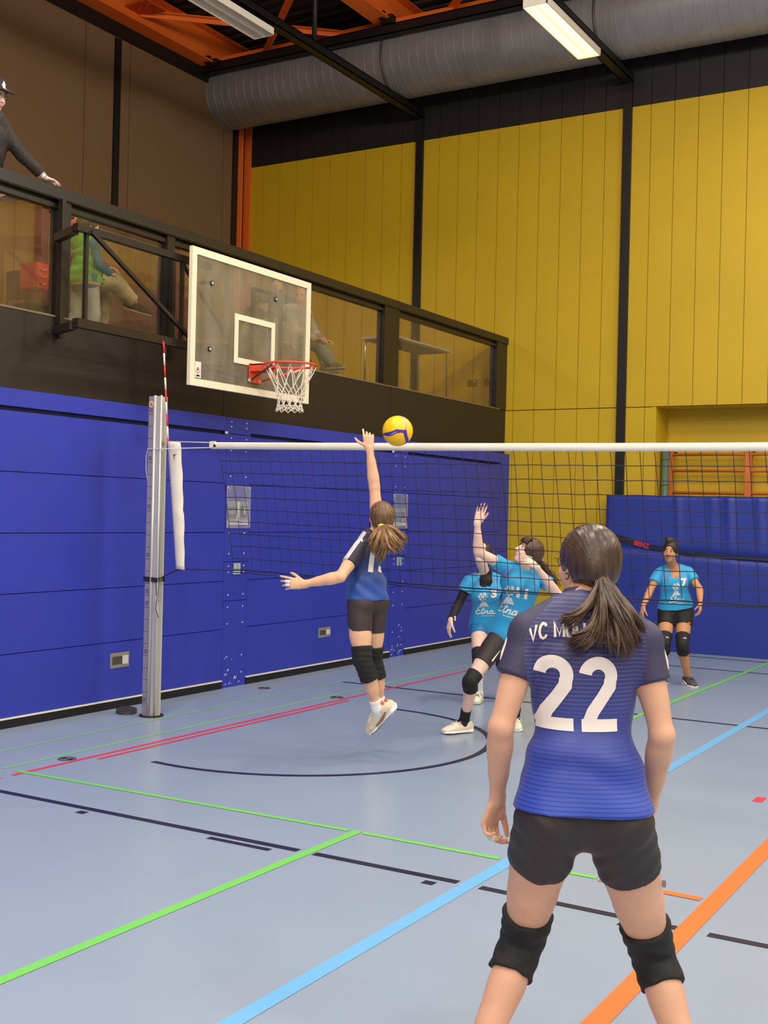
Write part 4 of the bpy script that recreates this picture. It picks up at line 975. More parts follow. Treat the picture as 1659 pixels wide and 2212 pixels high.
# ---- limbs
def limb(a, b, prof, back=None):
    """points along a-b with radii; prof = [(t, r, push)]"""
    pts = []; rr = []
    for t, r, *q in prof:
        p = lerp(a, b, t)
        if q and back is not None: p = p + back * q[0]
        pts.append(p); rr.append(r)
    return pts, rr
def build_person(J, e, h=.006, sc=1., skin=None, fat=1.0):
    """J: joints in world space.  Returns the body object (one continuous surface)."""
    F = Field(); S = sc; g = fat * sc; J['fat'] = fat; lf = J.get('legfat', 1)
    hl, hr, sl, sr = J['hipL'], J['hipR'], J['shL'], J['shR']; nk = J['neck']; hd = J['head']; f, u = nrm(J['face']), nrm(J['up'])
    hipS = nrm(hr - hl); shS = nrm(sr - sl); pel = (hl + hr) / 2; chest = (sl + sr) / 2; J['chestc'] = chest; J['pel'] = pel
    up = nrm(chest - pel); fr = J.get('front'); 
    if fr is None: fr = nrm(np.cross(up, shS))
    J['frontv'] = fr; L = np.linalg.norm(chest - pel); cv = J.get('curve', 0)
    T = [(.02, .125, .062, hipS, 0), (.06, .163, .104, hipS, 0), (.22, .150, .096, hipS, .0), (.45, .122, .085, nrm(hipS + shS), .008), (.68, .137, .094, shS, .01), (.88, .150, .092, shS, 0), (1.0, .128, .070, shS, -.01), (1.10, .07, .050, shS, -.01)]
    J['torso'] = [(pel + (chest - pel) * t + fr * (q * S) - fr * cv * math.sin(math.pi * min(1, max(0, t))), a * g, b * g, sd) for t, a, b, sd, q in T]
    F.chain([t[0] for t in J['torso']], [(t[1], t[2]) for t in J['torso']], side=[t[3] for t in J['torso']], k=.03)
    for a in (hl, hr): F.ell(a - fr * .042 * S + up * .010 * S, (.074 * g, .070 * g, .070 * g), k=.03)
    if J.get('bust', 1):
        for q in (-1, 1): F.ell(chest - up * .10 * S + fr * .062 * S + shS * q * .065 * S, (.056 * S, .045 * S, .055 * S), (shS, fr, up), k=.04)
    for a in (sl, sr): F.chain([nk - up * .01, lerp(nk, a, .55) + up * .008, a], [(.045 * S), (.042 * S), (.046 * S)], k=.03)
    nb = hd - u * .075 * S - f * .022 * S
    F.chain([nk - up * .03, lerp(nk, nb, .5), nb], [.056 * S, .049 * S, .052 * S], k=.03)
    head(F, hd, f, u, S * J.get('headsc', 1))
    for q, sd in ((-1, 'L'), (1, 'R')):
        kn, an, hp = J['kn' + sd], J['an' + sd], J['hip' + sd]; kf = J.get('kneef' + sd, fr)
        p, r = limb(hp, kn, [(0, .088 * g, -.01), (.25, .085 * g, 0), (.55, .073 * g * lf, .004), (.85, .058 * g * lf, 0), (1, .053 * g * lf, .004)], kf); F.chain(p, r, k=.018)
        p, r = limb(kn, an, [(0, .052 * g * lf, 0), (.12, .051 * g * lf, -.006), (.30, .054 * g * lf, -.014), (.55, .046 * g * lf, -.009), (.82, .035 * g, -.002), (1, .033 * g, 0)], kf); F.chain(p, r, k=.015)
        F.ell(kn + kf * .02 * S, (.036 * S, .036 * S, .04 * S), k=.03)
        tn = nrm(J['toe' + sd]); sn = J.get('solen' + sd, UPV_); sn = nrm(sn - tn * np.dot(sn, tn)); F.chain([an, an - sn * .035 * S + tn * .02 * S, an - sn * .052 * S + tn * .10 * S], [.033 * S, .030 * S, .022 * S], k=.015)
        sh, el, wr = J['sh' + sd], J['el' + sd], J['wr' + sd]; ga = g * J.get('armfat', 1)
        p, r = limb(sh, el, [(0, .046 * ga), (.2, .045 * ga), (.55, .040 * ga), (.9, .034 * ga), (1, .034 * ga)]); F.chain(p, r, k=.03)
        hs = J.get('wside' + sd)
        p, r = limb(el, wr, [(0, .034 * ga), (.22, .0375 * ga), (.55, .031 * ga), (.85, .0235 * ga), (1, .0225 * ga)]); F.chain(p, r, k=.012)
        hn = J.get('hand' + sd)
        if hn: hand(F, wr, sc=S * hn.get('sc', 1.0), **{a: b for a, b in hn.items() if a != 'sc'})
    body = skin_obj('body', F, h, skin, e, smooth=2 if h < .0055 else 1)
    return body
def torso_field(J, grow, t0=-.2, hem=None, flare=0, S=1., neckcut=True, k=.03, top=1.0):
    F = Field(); T = J['torso']; pts = [t[0] for t in T]; rad = [(t[1] + grow, t[2] + grow) for t in T]; sd = [t[3] for t in T]
    up = nrm(J['chestc'] - J['pel'])
    F.chain(pts, rad, side=sd, k=k)
    for a in ('L', 'R'):
        F.chain([J['neck'] - up * .01, lerp(J['neck'], J['sh' + a], .55) + up * .008 * S, J['sh' + a]], [(.044 * S + grow), (.042 * S + grow), (.046 * S + grow)], k=k)
    return F
def jersey(J, e, m_, S, h, grow=.012, hem=-.10, flare=.01, neck_r=.066, disp=None, name='jersey', vneck=0, glut=True, bust=1, hemdir=None, arms=None, raglan=None, sleeve_m=None):
    up = nrm(J['chestc'] - J['pel']); fr = J['frontv']; F = torso_field(J, grow, S=S)
    if arms:
        for sd, t, r0, r1 in arms:
            sh, el = J['sh' + sd], J['el' + sd]; ad = nrm(el - sh); ow = nrm(sh - J['neck']); ow = nrm(ow - ad * np.dot(ow, ad)); e1 = lerp(sh, el, t)
            F.chain([lerp(J['neck'], sh, .8), sh, lerp(sh, el, t * .55), e1 - ad * .022, e1 + ow * .003 + ad * .012], [.050 * S, r0 * S, (r0 + r1) / 2 * S, r1 * S, r1 * S], k=.022, cap1=True)
    if glut:
        for a in ('hipL', 'hipR'): F.ell(J[a] - fr * .042 * S - up * .01 * S, (.084 * S + flare, .078 * S + flare, .10 * S), k=.06)
    if J.get('bust', 1) and bust:
        shS = nrm(J['shR'] - J['shL'])
        for q in (-1, 1): F.ell(J['chestc'] - up * .10 * S + fr * .062 * S + shS * q * .065 * S, (.060 * S + grow, .048 * S + grow, .06 * S + grow), (shS, fr, up), k=.05)
    L = np.linalg.norm(J['chestc'] - J['pel'])
    # hanging tail below the hips
    p0 = J['pel'] + up * .05; T = J['torso']; hp = J['pel'] + up * hem; hs = nrm(J['hipR'] - J['hipL'])
    F.chain([J['pel'] + up * .16 * S, J['pel'] + up * .02, hp - up * .06], [(.150 * S + grow, .1 * S + grow), (.166 * S + flare + grow * .5, .115 * S + flare), (.172 * S + flare * 1.6, .118 * S + flare * 1.6)], side=hs, k=.05)
    F.plane(hp, -up if hemdir is None else hemdir)
    nb = J['head'] - nrm(J['up']) * .05 * S
    F.chain([J['neck'] - up * .012 * S + fr * .01, nb], [neck_r * S, neck_r * S * .95], k=.006, op='sub')
    if vneck: F.chain([J['neck'] + fr * .03 * S, J['neck'] + fr * .085 * S - up * vneck * .75 * S, J['neck'] + fr * .16 * S - up * vneck * .8 * S], [.058 * S, .050 * S, .045 * S], k=.008, op='sub')
    o = skin_obj(name, F, h, m_, e, disp=disp)
    if raglan:
        # the raglan sleeves are cut out of the same surface and become parts of their own
        og = np.array(root_loc(o)); me = o.data; nv = len(me.vertices); co_ = np.empty(nv * 3, np.float32); me.vertices.foreach_get('co', co_); co_ = co_.reshape(-1, 3) + og
        q = np.array([p.vertices[:] for p in me.polygons]); fc = co_[q].mean(1) - J['neck']; rt = nrm(np.cross(fr, up)); a = fc @ rt; b = fc @ up
        lim = np.interp(b, raglan[0][::-1], raglan[1][::-1]); reg = np.where(a < -lim, 1, np.where(a > lim, 2, 0)); reg[b < raglan[0][-1]] = 0
        base = [(co_[q], None)]
        for r_ in (0, 1, 2):
            qq = q[reg == r_]; us, inv = np.unique(qq.ravel(), return_inverse=True); m2 = bpy.data.meshes.new(name if r_ == 0 else 'sleeve')
            m2.from_pydata([tuple(v) for v in (co_[us] - og)], [], [tuple(x) for x in inv.reshape(-1, 4)]); m2.polygons.foreach_set('use_smooth', [True] * len(qq))
            if r_ == 0: m2.materials.append(m_); o2 = o
            else: m2.materials.append(sleeve_m); o2 = bpy.data.objects.new('sleeve', m2); COL.objects.link(o2); o2.parent = e
            if r_ == 0: new0 = m2
        o.data = new0; bpy.data.meshes.remove(me)
    return o
def sleeve(J, sd, e, m_, S, h, t=.45, r0=.062, r1=.062, name='sleeve', raglan=True, disp=None, cut=None, k=.02, st=(.6, .030, .044)):
    F = Field(); sh, el = J['sh' + sd], J['el' + sd]; up = nrm(J['chestc'] - J['pel'])
    a = lerp(J['neck'], sh, st[0] if raglan else .85) + up * .016
    F.chain([a, lerp(a, sh, .6) + up * .012 * S, sh, lerp(sh, el, t * .5), lerp(sh, el, t + (.12 if cut is not None else 0))], [st[1] * S, st[2] * S, r0 * S, (r0 + r1) / 2 * S, r1 * S], k=k, cap1=True)
    if cut is not None: F.plane(lerp(sh, el, t), cut)
    return skin_obj(name, F, h, m_, e, disp=disp)
def shorts(J, e, m_, S, h, t=.42, grow=.007, name='shorts', disp=None, loose=0):
    F = Field(); T = J['torso'][:4]; up = nrm(J['chestc'] - J['pel']); fr = J['frontv']
    F.chain([q[0] for q in T[:3]], [(q[1] + grow, q[2] + grow) for q in T[:3]], side=[q[3] for q in T[:3]], k=.03)
    gg = J.get('fat', 1) * S
    for a in ('hipL', 'hipR'): F.ell(J[a] - fr * .042 * S + up * .010 * S, (.074 * gg + grow, .070 * gg + grow, .070 * gg + grow), k=.03)
    for sd in 'LR':
        hp, kn = J['hip' + sd], J['kn' + sd]; kf = J.get('kneef' + sd, fr)
        F.chain([hp - kf * .01, lerp(hp, kn, .25), lerp(hp, kn, t)], [.088 * gg + grow, .085 * gg + grow, float(np.interp(t, [.25, .55, .85], [.085, .073, .058])) * gg + grow + loose], k=.018, cap1=True)
    return skin_obj(name, F, h, m_, e, disp=disp)
def kneepad(J, sd, e, m_, S, h, t0=.80, t1=.22, grow=.009, pad=.016, disp=None):
    F = Field(); hp, kn, an = J['hip' + sd], J['kn' + sd], J['an' + sd]; kf = J.get('kneef' + sd, J['frontv']); gg = J.get('fat', 1) * J.get('legfat', 1) * S
    F.chain([lerp(hp, kn, t0), lerp(hp, kn, .92), kn + kf * .004, lerp(kn, an, .12) - kf * .005, lerp(kn, an, t1) - kf * .012], [float(np.interp(t0, [.7, .85], [.064, .058])) * gg + grow, .056 * gg + grow, .053 * gg + grow, .052 * gg + grow, .0535 * gg + grow], k=.02, cap0=True, cap1=True)
    if pad: F.ell(kn + kf * .030 * S - nrm(kn - an) * .01, (.041 * S, .038 * S, .060 * S), (np.cross(kf, nrm(kn - an)), kf, nrm(kn - an)), k=.03)
    return skin_obj('knee_pad', F, h, m_, e, disp=disp)
def shoe(J, sd, e, S, h, upper, sole, sock=None, sock_t=.8, accent=None, laces=None, sole2=None, panel=None):
    an, kn = J['an' + sd], J['kn' + sd]; t = nrm(J['toe' + sd]); n = J.get('solen' + sd); n = nrm(n) if n is not None else V(0, 0, 1)
    n = nrm(n - t * np.dot(n, t)); s = np.cross(t, n); b = an - n * .088 * S
    if sock is not None:
        F = Field(); F.chain([lerp(kn, an, sock_t), lerp(kn, an, .93), an, an - n * .03 * S + t * .01], [.040 * S, .038 * S, .038 * S, .040 * S], k=.01, cap0=True); F.chain([an, an - n * .045 * S + t * .06 * S], [.036 * S, .032 * S], k=.02)
        skin_obj('sock', F, h, sock, e, disp=fold(.006, .0006, 3))
    F = Field()
    F.chain([b - t * .050 * S + n * .040 * S, b + t * .0 * S + n * .045 * S, b + t * .07 * S + n * .040 * S, b + t * .13 * S + n * .032 * S, b + t * .175 * S + n * .026 * S], [(.033 * S, .040 * S), (.036 * S, .050 * S), (.041 * S, .040 * S), (.045 * S, .030 * S), (.036 * S, .022 * S)], side=s, k=.02)
    F.chain([an - n * .04 * S - t * .012 * S, an - n * .004 * S - t * .016 * S], [(.038 * S, .044 * S), (.040 * S, .046 * S)], side=s, k=.02, cap1=True)
    F.chain([an - n * .03 * S + t * .02, b + t * .09 * S + n * .052 * S], [(.027 * S, .024 * S), (.026 * S, .018 * S)], side=s, k=.02)
    F.plane(b + n * .014 * S, -n)
    up_ = skin_obj('shoe', F, h, upper, e)
    F = Field(); F.chain([b - t * .052 * S + n * .012 * S, b + t * .02 * S + n * .012 * S, b + t * .08 * S + n * .012 * S, b + t * .13 * S + n * .012 * S, b + t * .18 * S + n * .014 * S], [(.040 * S, .027 * S), (.038 * S, .022 * S), (.042 * S, .018 * S), (.049 * S, .017 * S), (.039 * S, .014 * S)], side=s, k=.01)
    F.plane(b, -n); so = skin_obj('shoe_sole', F, h * .8, sole, e)
    if sole2 is not None:
        F = Field(); F.chain([b - t * .052 * S + n * .004 * S, b + t * .02 * S + n * .004 * S, b + t * .13 * S + n * .004 * S, b + t * .178 * S + n * .006 * S], [(.0395 * S, .006 * S), (.0375 * S, .006 * S), (.0495 * S, .006 * S), (.039 * S, .006 * S)], side=s, k=.01); skin_obj('outsole', F, h * .6, sole2, e)
    if laces is not None:
        bm = bmesh.new()
        for q in range(5):
            c = lerp(an - n * .014 * S + t * .050 * S, b + t * .115 * S + n * .070 * S, q / 4); bow = .006 * S
            tube(bm, [c - s * .026 * S - n * .008 * S, c - s * .012 * S + n * bow, c + s * .012 * S + n * bow, c + s * .026 * S - n * .008 * S], .0032 * S, 5)
        for q in (-1, 1): c = an - n * .012 * S + t * .056 * S; tube(bm, [c, c + s * q * .03 * S + n * .012 * S, c + s * q * .045 * S - n * .005 * S, c + s * q * .02 * S - n * .006 * S + t * .02 * S], .0028 * S, 5)
        finish('shoe_lace', bm, laces, up_)
    if panel is not None:
        for q in (-1, 1):
            F = Field(); F.chain([b + s * q * .036 * S - t * .03 * S + n * .050 * S, b + s * q * .040 * S + t * .03 * S + n * .030 * S, b + s * q * .044 * S + t * .09 * S + n * .028 * S], [(.010 * S, .006 * S), (.012 * S, .006 * S), (.007 * S, .005 * S)], side=n, k=.005); skin_obj('side_panel', F, h * .7, panel, up_)
    if accent is not None:
        F = Field(); F.chain([an - t * .058 * S - n * .045 * S, an - t * .062 * S + n * .012 * S], [(.018 * S, .006 * S), (.012 * S, .005 * S)], side=s, k=.01); skin_obj('heel_tab', F, h * .7, accent, up_)
    return up_
# ---- materials for people
def skin_mat(name, col, red=None):
    m = mat(name, col, .5, spec=.35, noise_amt=.05, noise_scale=14); b = m.node_tree.nodes['Principled BSDF']
    b.inputs['Subsurface Weight'].default_value = .12; b.inputs['Subsurface Radius'].default_value = (.02, .008, .004); b.inputs['Subsurface Scale'].default_value = .5
    return m
def hair_mat(name, c1, c2, ax=(30, 30, 2), rough=.38, bump=.5):
    m = bpy.data.materials.new(name); m.use_nodes = True; nt = m.node_tree; b = nt.nodes['Principled BSDF']; b.inputs['Roughness'].default_value = rough
    b.inputs['Specular IOR Level'].default_value = .5
    tc = nt.nodes.new('ShaderNodeTexCoord'); mp = nt.nodes.new('ShaderNodeMapping'); mp.inputs['Scale'].default_value = ax; n = nt.nodes.new('ShaderNodeTexNoise'); n.inputs['Scale'].default_value = 6; n.inputs['Detail'].default_value = 6
    r = nt.nodes.new('ShaderNodeValToRGB'); r.color_ramp.elements[0].color = (*c1, 1); r.color_ramp.elements[1].color = (*c2, 1); r.color_ramp.elements[0].position = .35; r.color_ramp.elements[1].position = .7
    nt.links.new(tc.outputs['Object'], mp.inputs[0]); nt.links.new(mp.outputs[0], n.inputs['Vector']); nt.links.new(n.outputs['Fac'], r.inputs[0]); nt.links.new(r.outputs[0], b.inputs['Base Color'])
    bp = nt.nodes.new('ShaderNodeBump'); bp.inputs['Strength'].default_value = bump; bp.inputs['Distance'].default_value = .004; nt.links.new(n.outputs['Fac'], bp.inputs['Height']); nt.links.new(bp.outputs[0], b.inputs['Normal'])
    return m
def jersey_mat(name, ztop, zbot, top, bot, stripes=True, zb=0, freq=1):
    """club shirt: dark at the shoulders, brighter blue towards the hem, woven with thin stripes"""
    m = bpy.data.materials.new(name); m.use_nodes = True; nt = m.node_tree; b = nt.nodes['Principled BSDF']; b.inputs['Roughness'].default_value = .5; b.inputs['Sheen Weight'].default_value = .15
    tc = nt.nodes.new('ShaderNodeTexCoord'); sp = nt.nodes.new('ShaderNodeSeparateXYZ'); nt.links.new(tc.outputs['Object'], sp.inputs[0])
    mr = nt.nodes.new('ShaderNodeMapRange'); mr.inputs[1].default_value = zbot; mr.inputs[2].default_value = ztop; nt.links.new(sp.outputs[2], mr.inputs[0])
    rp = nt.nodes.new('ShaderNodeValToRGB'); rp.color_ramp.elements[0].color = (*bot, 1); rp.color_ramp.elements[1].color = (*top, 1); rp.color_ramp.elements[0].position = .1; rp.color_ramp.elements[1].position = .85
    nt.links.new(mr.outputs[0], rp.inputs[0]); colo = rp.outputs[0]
    if stripes:
        nz = nt.nodes.new('ShaderNodeTexNoise'); nz.inputs['Scale'].default_value = 2.2; nt.links.new(tc.outputs['Object'], nz.inputs['Vector'])
        m1 = nt.nodes.new('ShaderNodeMath'); m1.operation = 'MULTIPLY_ADD'; m1.inputs[1].default_value = .012; nt.links.new(nz.outputs['Fac'], m1.inputs[0]); nt.links.new(sp.outputs[2], m1.inputs[2])
        m2 = nt.nodes.new('ShaderNodeMath'); m2.operation = 'MULTIPLY'; m2.inputs[1].default_value = 2 * math.pi / .0155 * freq; nt.links.new(m1.outputs[0], m2.inputs[0])
        m3 = nt.nodes.new('ShaderNodeMath'); m3.operation = 'SINE'; nt.links.new(m2.outputs[0], m3.inputs[0])
        m4 = nt.nodes.new('ShaderNodeMapRange'); m4.inputs[1].default_value = .55; m4.inputs[2].default_value = .9; nt.links.new(m3.outputs[0], m4.inputs[0])
        r2 = nt.nodes.new('ShaderNodeValToRGB'); r2.color_ramp.elements[0].color = (*srgb(30, 42, 128), 1); r2.color_ramp.elements[1].color = (*srgb(80, 82, 146), 1); r2.color_ramp.elements[0].position = .35; r2.color_ramp.elements[1].position = .62
        nt.links.new(mr.outputs[0], r2.inputs[0]); mx = nt.nodes.new('ShaderNodeMix'); mx.data_type = 'RGBA'
        nt.links.new(m4.outputs[0], mx.inputs[0]); nt.links.new(rp.outputs[0], mx.inputs[6]); nt.links.new(r2.outputs[0], mx.inputs[7]); colo = mx.outputs[2]
    nt.links.new(colo, b.inputs['Base Color']); return m
SK1 = skin_mat('skin_fair', srgb(220, 170, 142)); SK2 = skin_mat('skin_fair_warm', srgb(236, 186, 150)); SK3 = skin_mat('skin_brown', srgb(200, 142, 100)); SK4 = skin_mat('skin_pale', srgb(238, 200, 184))
M_SHORT = mat('short_black', srgb(48, 40, 42), .6, bump=.1, bump_scale=300); M_PAD = mat('pad_black', srgb(26, 24, 26), .75, bump=.4, bump_scale=400)
M_NAVY = mat('navy_sleeve', srgb(56, 52, 84), .6, bump=.1, bump_scale=300); M_WPRINT = mat('white_print', srgb(240, 228, 222), .5)
UPV = V(0, 0, 1)
R_, D_, F_ = RIGHT, DOWN, nrm(FWD * V(1, 1, 0)); R_ = nrm(RIGHT * V(1, 1, 0))
def dirv(r=0, f=0, u=0): return nrm(R_ * r + F_ * f + UPV * u)
def PZ(px, z, d):
    """pixel column px, height z, view depth d"""
    lo, hi = -3000., 5500.
    for _ in range(50):
        m_ = (lo + hi) / 2
        if P(px, m_, d)[2] > z: lo = m_
        else: hi = m_
    return P(px, lo, d)
def PX(px, py, X):
    r = CM.T @ np.array([(px - 829.5) / FPX, (py - 1106) / FPX, 1]); return EYE + r * ((X - EYE[0]) / r[0])
def person(label, base, group=None): return empty('person', tuple(base), label, 'person', group)
GLY = {'V': (.62, [[(0, 1), (.31, .06), (.62, 1)]]), 'C': (.62, [[(.60, .78), (.50, .93), (.32, 1.0), (.12, .88), (.03, .66), (0, .5), (.03, .34), (.12, .12), (.32, 0), (.50, .07), (.60, .22)]]),
       'M': (.70, [[(0, 0), (0, 1), (.35, .12), (.70, 1), (.70, 0)]]), 'U': (.56, [[(0, 1), (0, .3), (.08, .08), (.28, 0), (.48, .08), (.56, .3), (.56, 1)], [(.10, 1.2), (.10, 1.36)], [(.46, 1.2), (.46, 1.36)]]),
       'L': (.42, [[(0, 1), (0, 0), (.44, 0)]]), 'H': (.54, [[(0, 0), (0, 1)], [(.54, 0), (.54, 1)], [(0, .52), (.54, .52)]]), 'E': (.46, [[(.46, 1), (0, 1), (0, 0), (.48, 0)], [(0, .52), (.42, .52)]]), 'I': (.02, [[(.01, 0), (.01, 1)]]), ' ': (.18, [])}
def stroke_word(txt, hgt, width, w=.175):
    paths = []; x = 0
    for ch in txt:
        a, ps = GLY['U' if ch == 'Ü' else ch]; paths += [[(x + px, py) for px, py in p_] for p_ in ps]; x += a + .24
    k = width / (x - .24); bm = stroke_bm([[(px * k / hgt, py) for px, py in p_] for p_ in paths], w)
    for v in bm.verts: v.co.x = v.co.x * hgt - width / 2; v.co.y *= hgt
    bmesh.ops.triangulate(bm, faces=bm.faces); return bm
# ================================================================== player wearing 22, seen from behind
def player22():
    e = person('player seen from behind in a navy to blue shirt with 22 on the back', (PZ(1255, 0, 3.5)[0], PZ(1255, 0, 3.5)[1], 0))
    J = dict(hipL=P(1184, 1772, 3.42), hipR=P(1334, 1778, 3.42), knL=P(1128, 2032, 3.60), knR=P(1410, 2062, 3.60), anL=PZ(1012, .09, 3.42), anR=PZ(1497, .09, 3.42),
             shL=P(1142, 1366, 3.48), shR=P(1388, 1384, 3.48), elL=P(1082, 1572, 3.42), elR=P(1430, 1588, 3.42), wrL=P(1074, 1728, 3.56), wrR=P(1403, 1742, 3.56),
             neck=P(1258, 1302, 3.50), head=P(1268, 1222, 3.56), face=dirv(-.40, .92, .02), up=dirv(.06, .10, 1), toeL=dirv(-.25, 1, 0), toeR=dirv(.25, 1, 0),
             front=dirv(0, 1, 0), headsc=.98, curve=-.015, armfat=1.0)
    J['solenL'] = J['solenR'] = V(0, 0, 1)
    J['handL'] = dict(fwd=dirv(-.30, .1, -1), palm=dirv(.75, -.7, 0), thumb=dirv(.7, .7, 0), curls=(.75, .95, 1.0, .95), thumb_out=.45, spread=.06, sc=1.0, tc=.1)
    J['handR'] = dict(fwd=dirv(.04, .1, -1), palm=dirv(-1, -.1, 0), thumb=dirv(0, 1, 0), curls=(.7, .8, .9, .9), thumb_out=.4, spread=.04, sc=1.0)
    S = 1.02
    body = build_person(J, e, h=.0045, sc=S, skin=SK1, fat=1.04)
    tips = hand(Field(), J['wrL'], sc=S, **{a: b for a, b in J['handL'].items() if a != 'sc'})
    bm = bmesh.new(); t = tips[2]; tube(bm, [lerp(t[1], t[2], .75), t[2], lerp(t[2], t[3], .9)], .0098, 12); finish('finger_tape', bm, mat('tape_white', srgb(225, 218, 195), .8), e)
    def cl(v):
        return fold(.05, .0016, 4, (1, 1, .8))(v) + .0035 * np.sin(v[:, 2] * 60 + v[:, 0] * 14 + 1.6 * np.sin(v[:, 0] * 17)) * np.exp(-((v[:, 2] - 1.03) / .07) ** 2)
    hem = .0
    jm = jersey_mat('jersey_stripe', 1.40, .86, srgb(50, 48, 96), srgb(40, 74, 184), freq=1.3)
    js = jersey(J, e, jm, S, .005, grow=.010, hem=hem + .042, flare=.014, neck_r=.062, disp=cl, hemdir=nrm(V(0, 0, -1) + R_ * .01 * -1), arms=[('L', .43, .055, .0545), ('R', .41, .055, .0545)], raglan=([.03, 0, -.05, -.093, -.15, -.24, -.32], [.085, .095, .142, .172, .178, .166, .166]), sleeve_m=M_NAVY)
    slv = [c_ for c_ in e.children if c_.name.startswith('sleeve')]
    for sd, t in (('L', .44), ('R', .40)): 
        so = slv[0 if sd == 'L' else 1]
        F = Field(); sh, el = J['sh' + sd], J['el' + sd]; q = -1 if sd == 'L' else 1
        off = R_ * q * .049 * S + UPV * .012
        F.chain([lerp(sh, el, .08) + off, lerp(sh, el, .26) + off * 1.08, lerp(sh, el, .34) + off * 1.04], [(.010, .006), (.009, .006), (.008, .006)], side=F_, k=.004); skin_obj('sleeve_stripe', F, .003, M_WPRINT, so)
    F = Field(); nk = J['neck']; 
    F.chain([nk - UPV * .02 + F_ * .004, lerp(nk, J['head'] - UPV * .07, .45)], [(.072, .066), (.066, .060)], side=R_, k=.01, cap1=True); F.chain([nk - UPV * .03, J['head'] - UPV * .06], [.057, .055], k=.003, op='sub')
    skin_obj('collar', F, .0035, mat('collar_navy', srgb(38, 34, 60), .6), js)
    st = shorts(J, e, M_SHORT, S, .0045, t=.335, grow=.008, disp=lambda v: fold(.045, .0016, 12)(v) + .0014 * np.sin((v[:, 2] * 1.0 + np.abs((v - J['pel']) @ R_) * -.9) * 95))
    bm = bmesh.new(); c = lerp(J['hipR'], J['knR'], .42) + R_ * .085 - F_ * .03
    obox(bm, c, R_ * .8 + F_ * -.6, F_ * .8 + R_ * .6, UPV, .006, .0015, .010); finish('shorts_logo', bm, mat('logo_grey', srgb(150, 140, 140), .4), st)
    for sd in 'LR': kneepad(J, sd, e, M_PAD, S, .0045, t0=.76, t1=.24, grow=.012, pad=1, disp=lambda v: .0018 * np.sin(v[:, 2] * 140 + 3 * np.sin(v[:, 0] * 25)) + fold(.03, .0012, 5)(v))
    for sd in 'LR': shoe(J, sd, e, S, .007, mat('shoe_cream', srgb(222, 210, 190), .6), mat('sole_white', srgb(235, 232, 225), .5), sock=mat('sock_white', srgb(240, 240, 240), .8))
    tree = bvh(js)
    two = []
    for k in range(29): a = math.radians(172 - 194 * k / 28); two.append((.5 + .335 * math.cos(a), 1.42 + .335 * math.sin(a)))
    two += [(.80, 1.16), (.62, .88), (.36, .50), (.23, .16)]
    def digit(cx):
        bm = stroke_bm([two], .325); b2 = stroke_bm([[(.07, .16), (1.0, .16)]], .32)
        me = bpy.data.meshes.new('t'); b2.to_mesh(me); bm.from_mesh(me); bpy.data.meshes.remove(me); b2.free()
        for v in bm.verts: v.co.x = (v.co.x - .5) * .112 + cx; v.co.y *= .1115 
        bmesh.ops.triangulate(bm, faces=bm.faces); return bm
    xa = nrm(CM[0] + CM[1] * .02)
    o0 = P(1253, 1590, 3.3)
    for cx in (-.0625, .0640): decal('back_number', digit(cx), o0, xa, -CM[1], F_, tree, M_WPRINT, js, off=.002, L=.005)
    tb_ = stroke_word('VC MÜLLHEIM', .043, .262)
    decal('team_lettering', tb_, P(1256, 1384, 3.3), nrm(CM[0] + CM[1] * .07), -CM[1], F_, tree, M_WPRINT, js, bend=1.5, off=.002, L=.006)
    # hair
    hm = hair_mat('hair_dark_brown', srgb(52, 37, 30), srgb(82, 61, 49), (12, 12, 2), bump=.1, rough=.34); c, f, u = J['head'], J['face'], J['up']; sc = S * .98
    HF = hair_cap(c, f, u, sc, thick=.014, back=-.060); f = nrm(f); s = np.cross(f, nrm(u))
    tie = P(1300, 1248, 3.455)
    HF.ell(lerp(tie, c, .3), (.035, .04, .04), k=.04)
    def comb(v):
        d = v - tie; r = np.linalg.norm(d, axis=1) + 1e-6; a = np.arctan2(d @ R_, d @ UPV); return .00035 * np.sin(a * 60 + 2 * np.sin(r * 30)) + .0003 * np.sin(a * 131)
    cap = skin_obj('scalp_hair', HF, .004, hm, e, disp=comb)
    bm = bmesh.new(); 
    dt = nrm(tie - c + UPV * .02); tt, tu, tv = frame_of(dt)
    for q in range(3): tube(bm, [tie + np.array(tu) * .018 * math.cos(a) + np.array(tv) * .018 * math.sin(a) + dt * .004 * q for a in np.linspace(0, 6.283, 16, endpoint=False)], .0035, 6, closed=True)
    finish('hair_tie', bm, mat('tie_black', srgb(22, 20, 22), .5), e)
    groups = [((1286, 1292, 3.42), (1262, 1330, 3.37), (1218, 1338, 3.37), 110, 7), ((1296, 1310, 3.41), (1300, 1372, 3.34), (1236, 1388, 3.345), 190, 10), ((1302, 1320, 3.40), (1296, 1395, 3.33), (1250, 1394, 3.35), 150, 9),
              ((1300, 1310, 3.41), (1318, 1370, 3.34), (1322, 1402, 3.345), 90, 7), ((1312, 1300, 3.40), (1342, 1360, 3.34), (1350, 1408, 3.345), 170, 10), ((1325, 1290, 3.40), (1372, 1345, 3.36), (1374, 1388, 3.36), 170, 8),
              ((1330, 1280, 3.41), (1372, 1322, 3.38), (1388, 1362, 3.38), 80, 6), ((1305, 1300, 3.37), (1310, 1350, 3.33), (1292, 1384, 3.34), 70, 8), ((1322, 1310, 3.36), (1352, 1350, 3.33), (1362, 1400, 3.34), 70, 8), ((1290, 1300, 3.43), (1268, 1322, 3.39), (1226, 1350, 3.37), 70, 8)]
    lst = []
    rng = np.random.RandomState(3)
    for a, b, t_, n, sp in groups:
        for _ in range(int(n * 2.2)): lst.append((a, b, t_, sp))
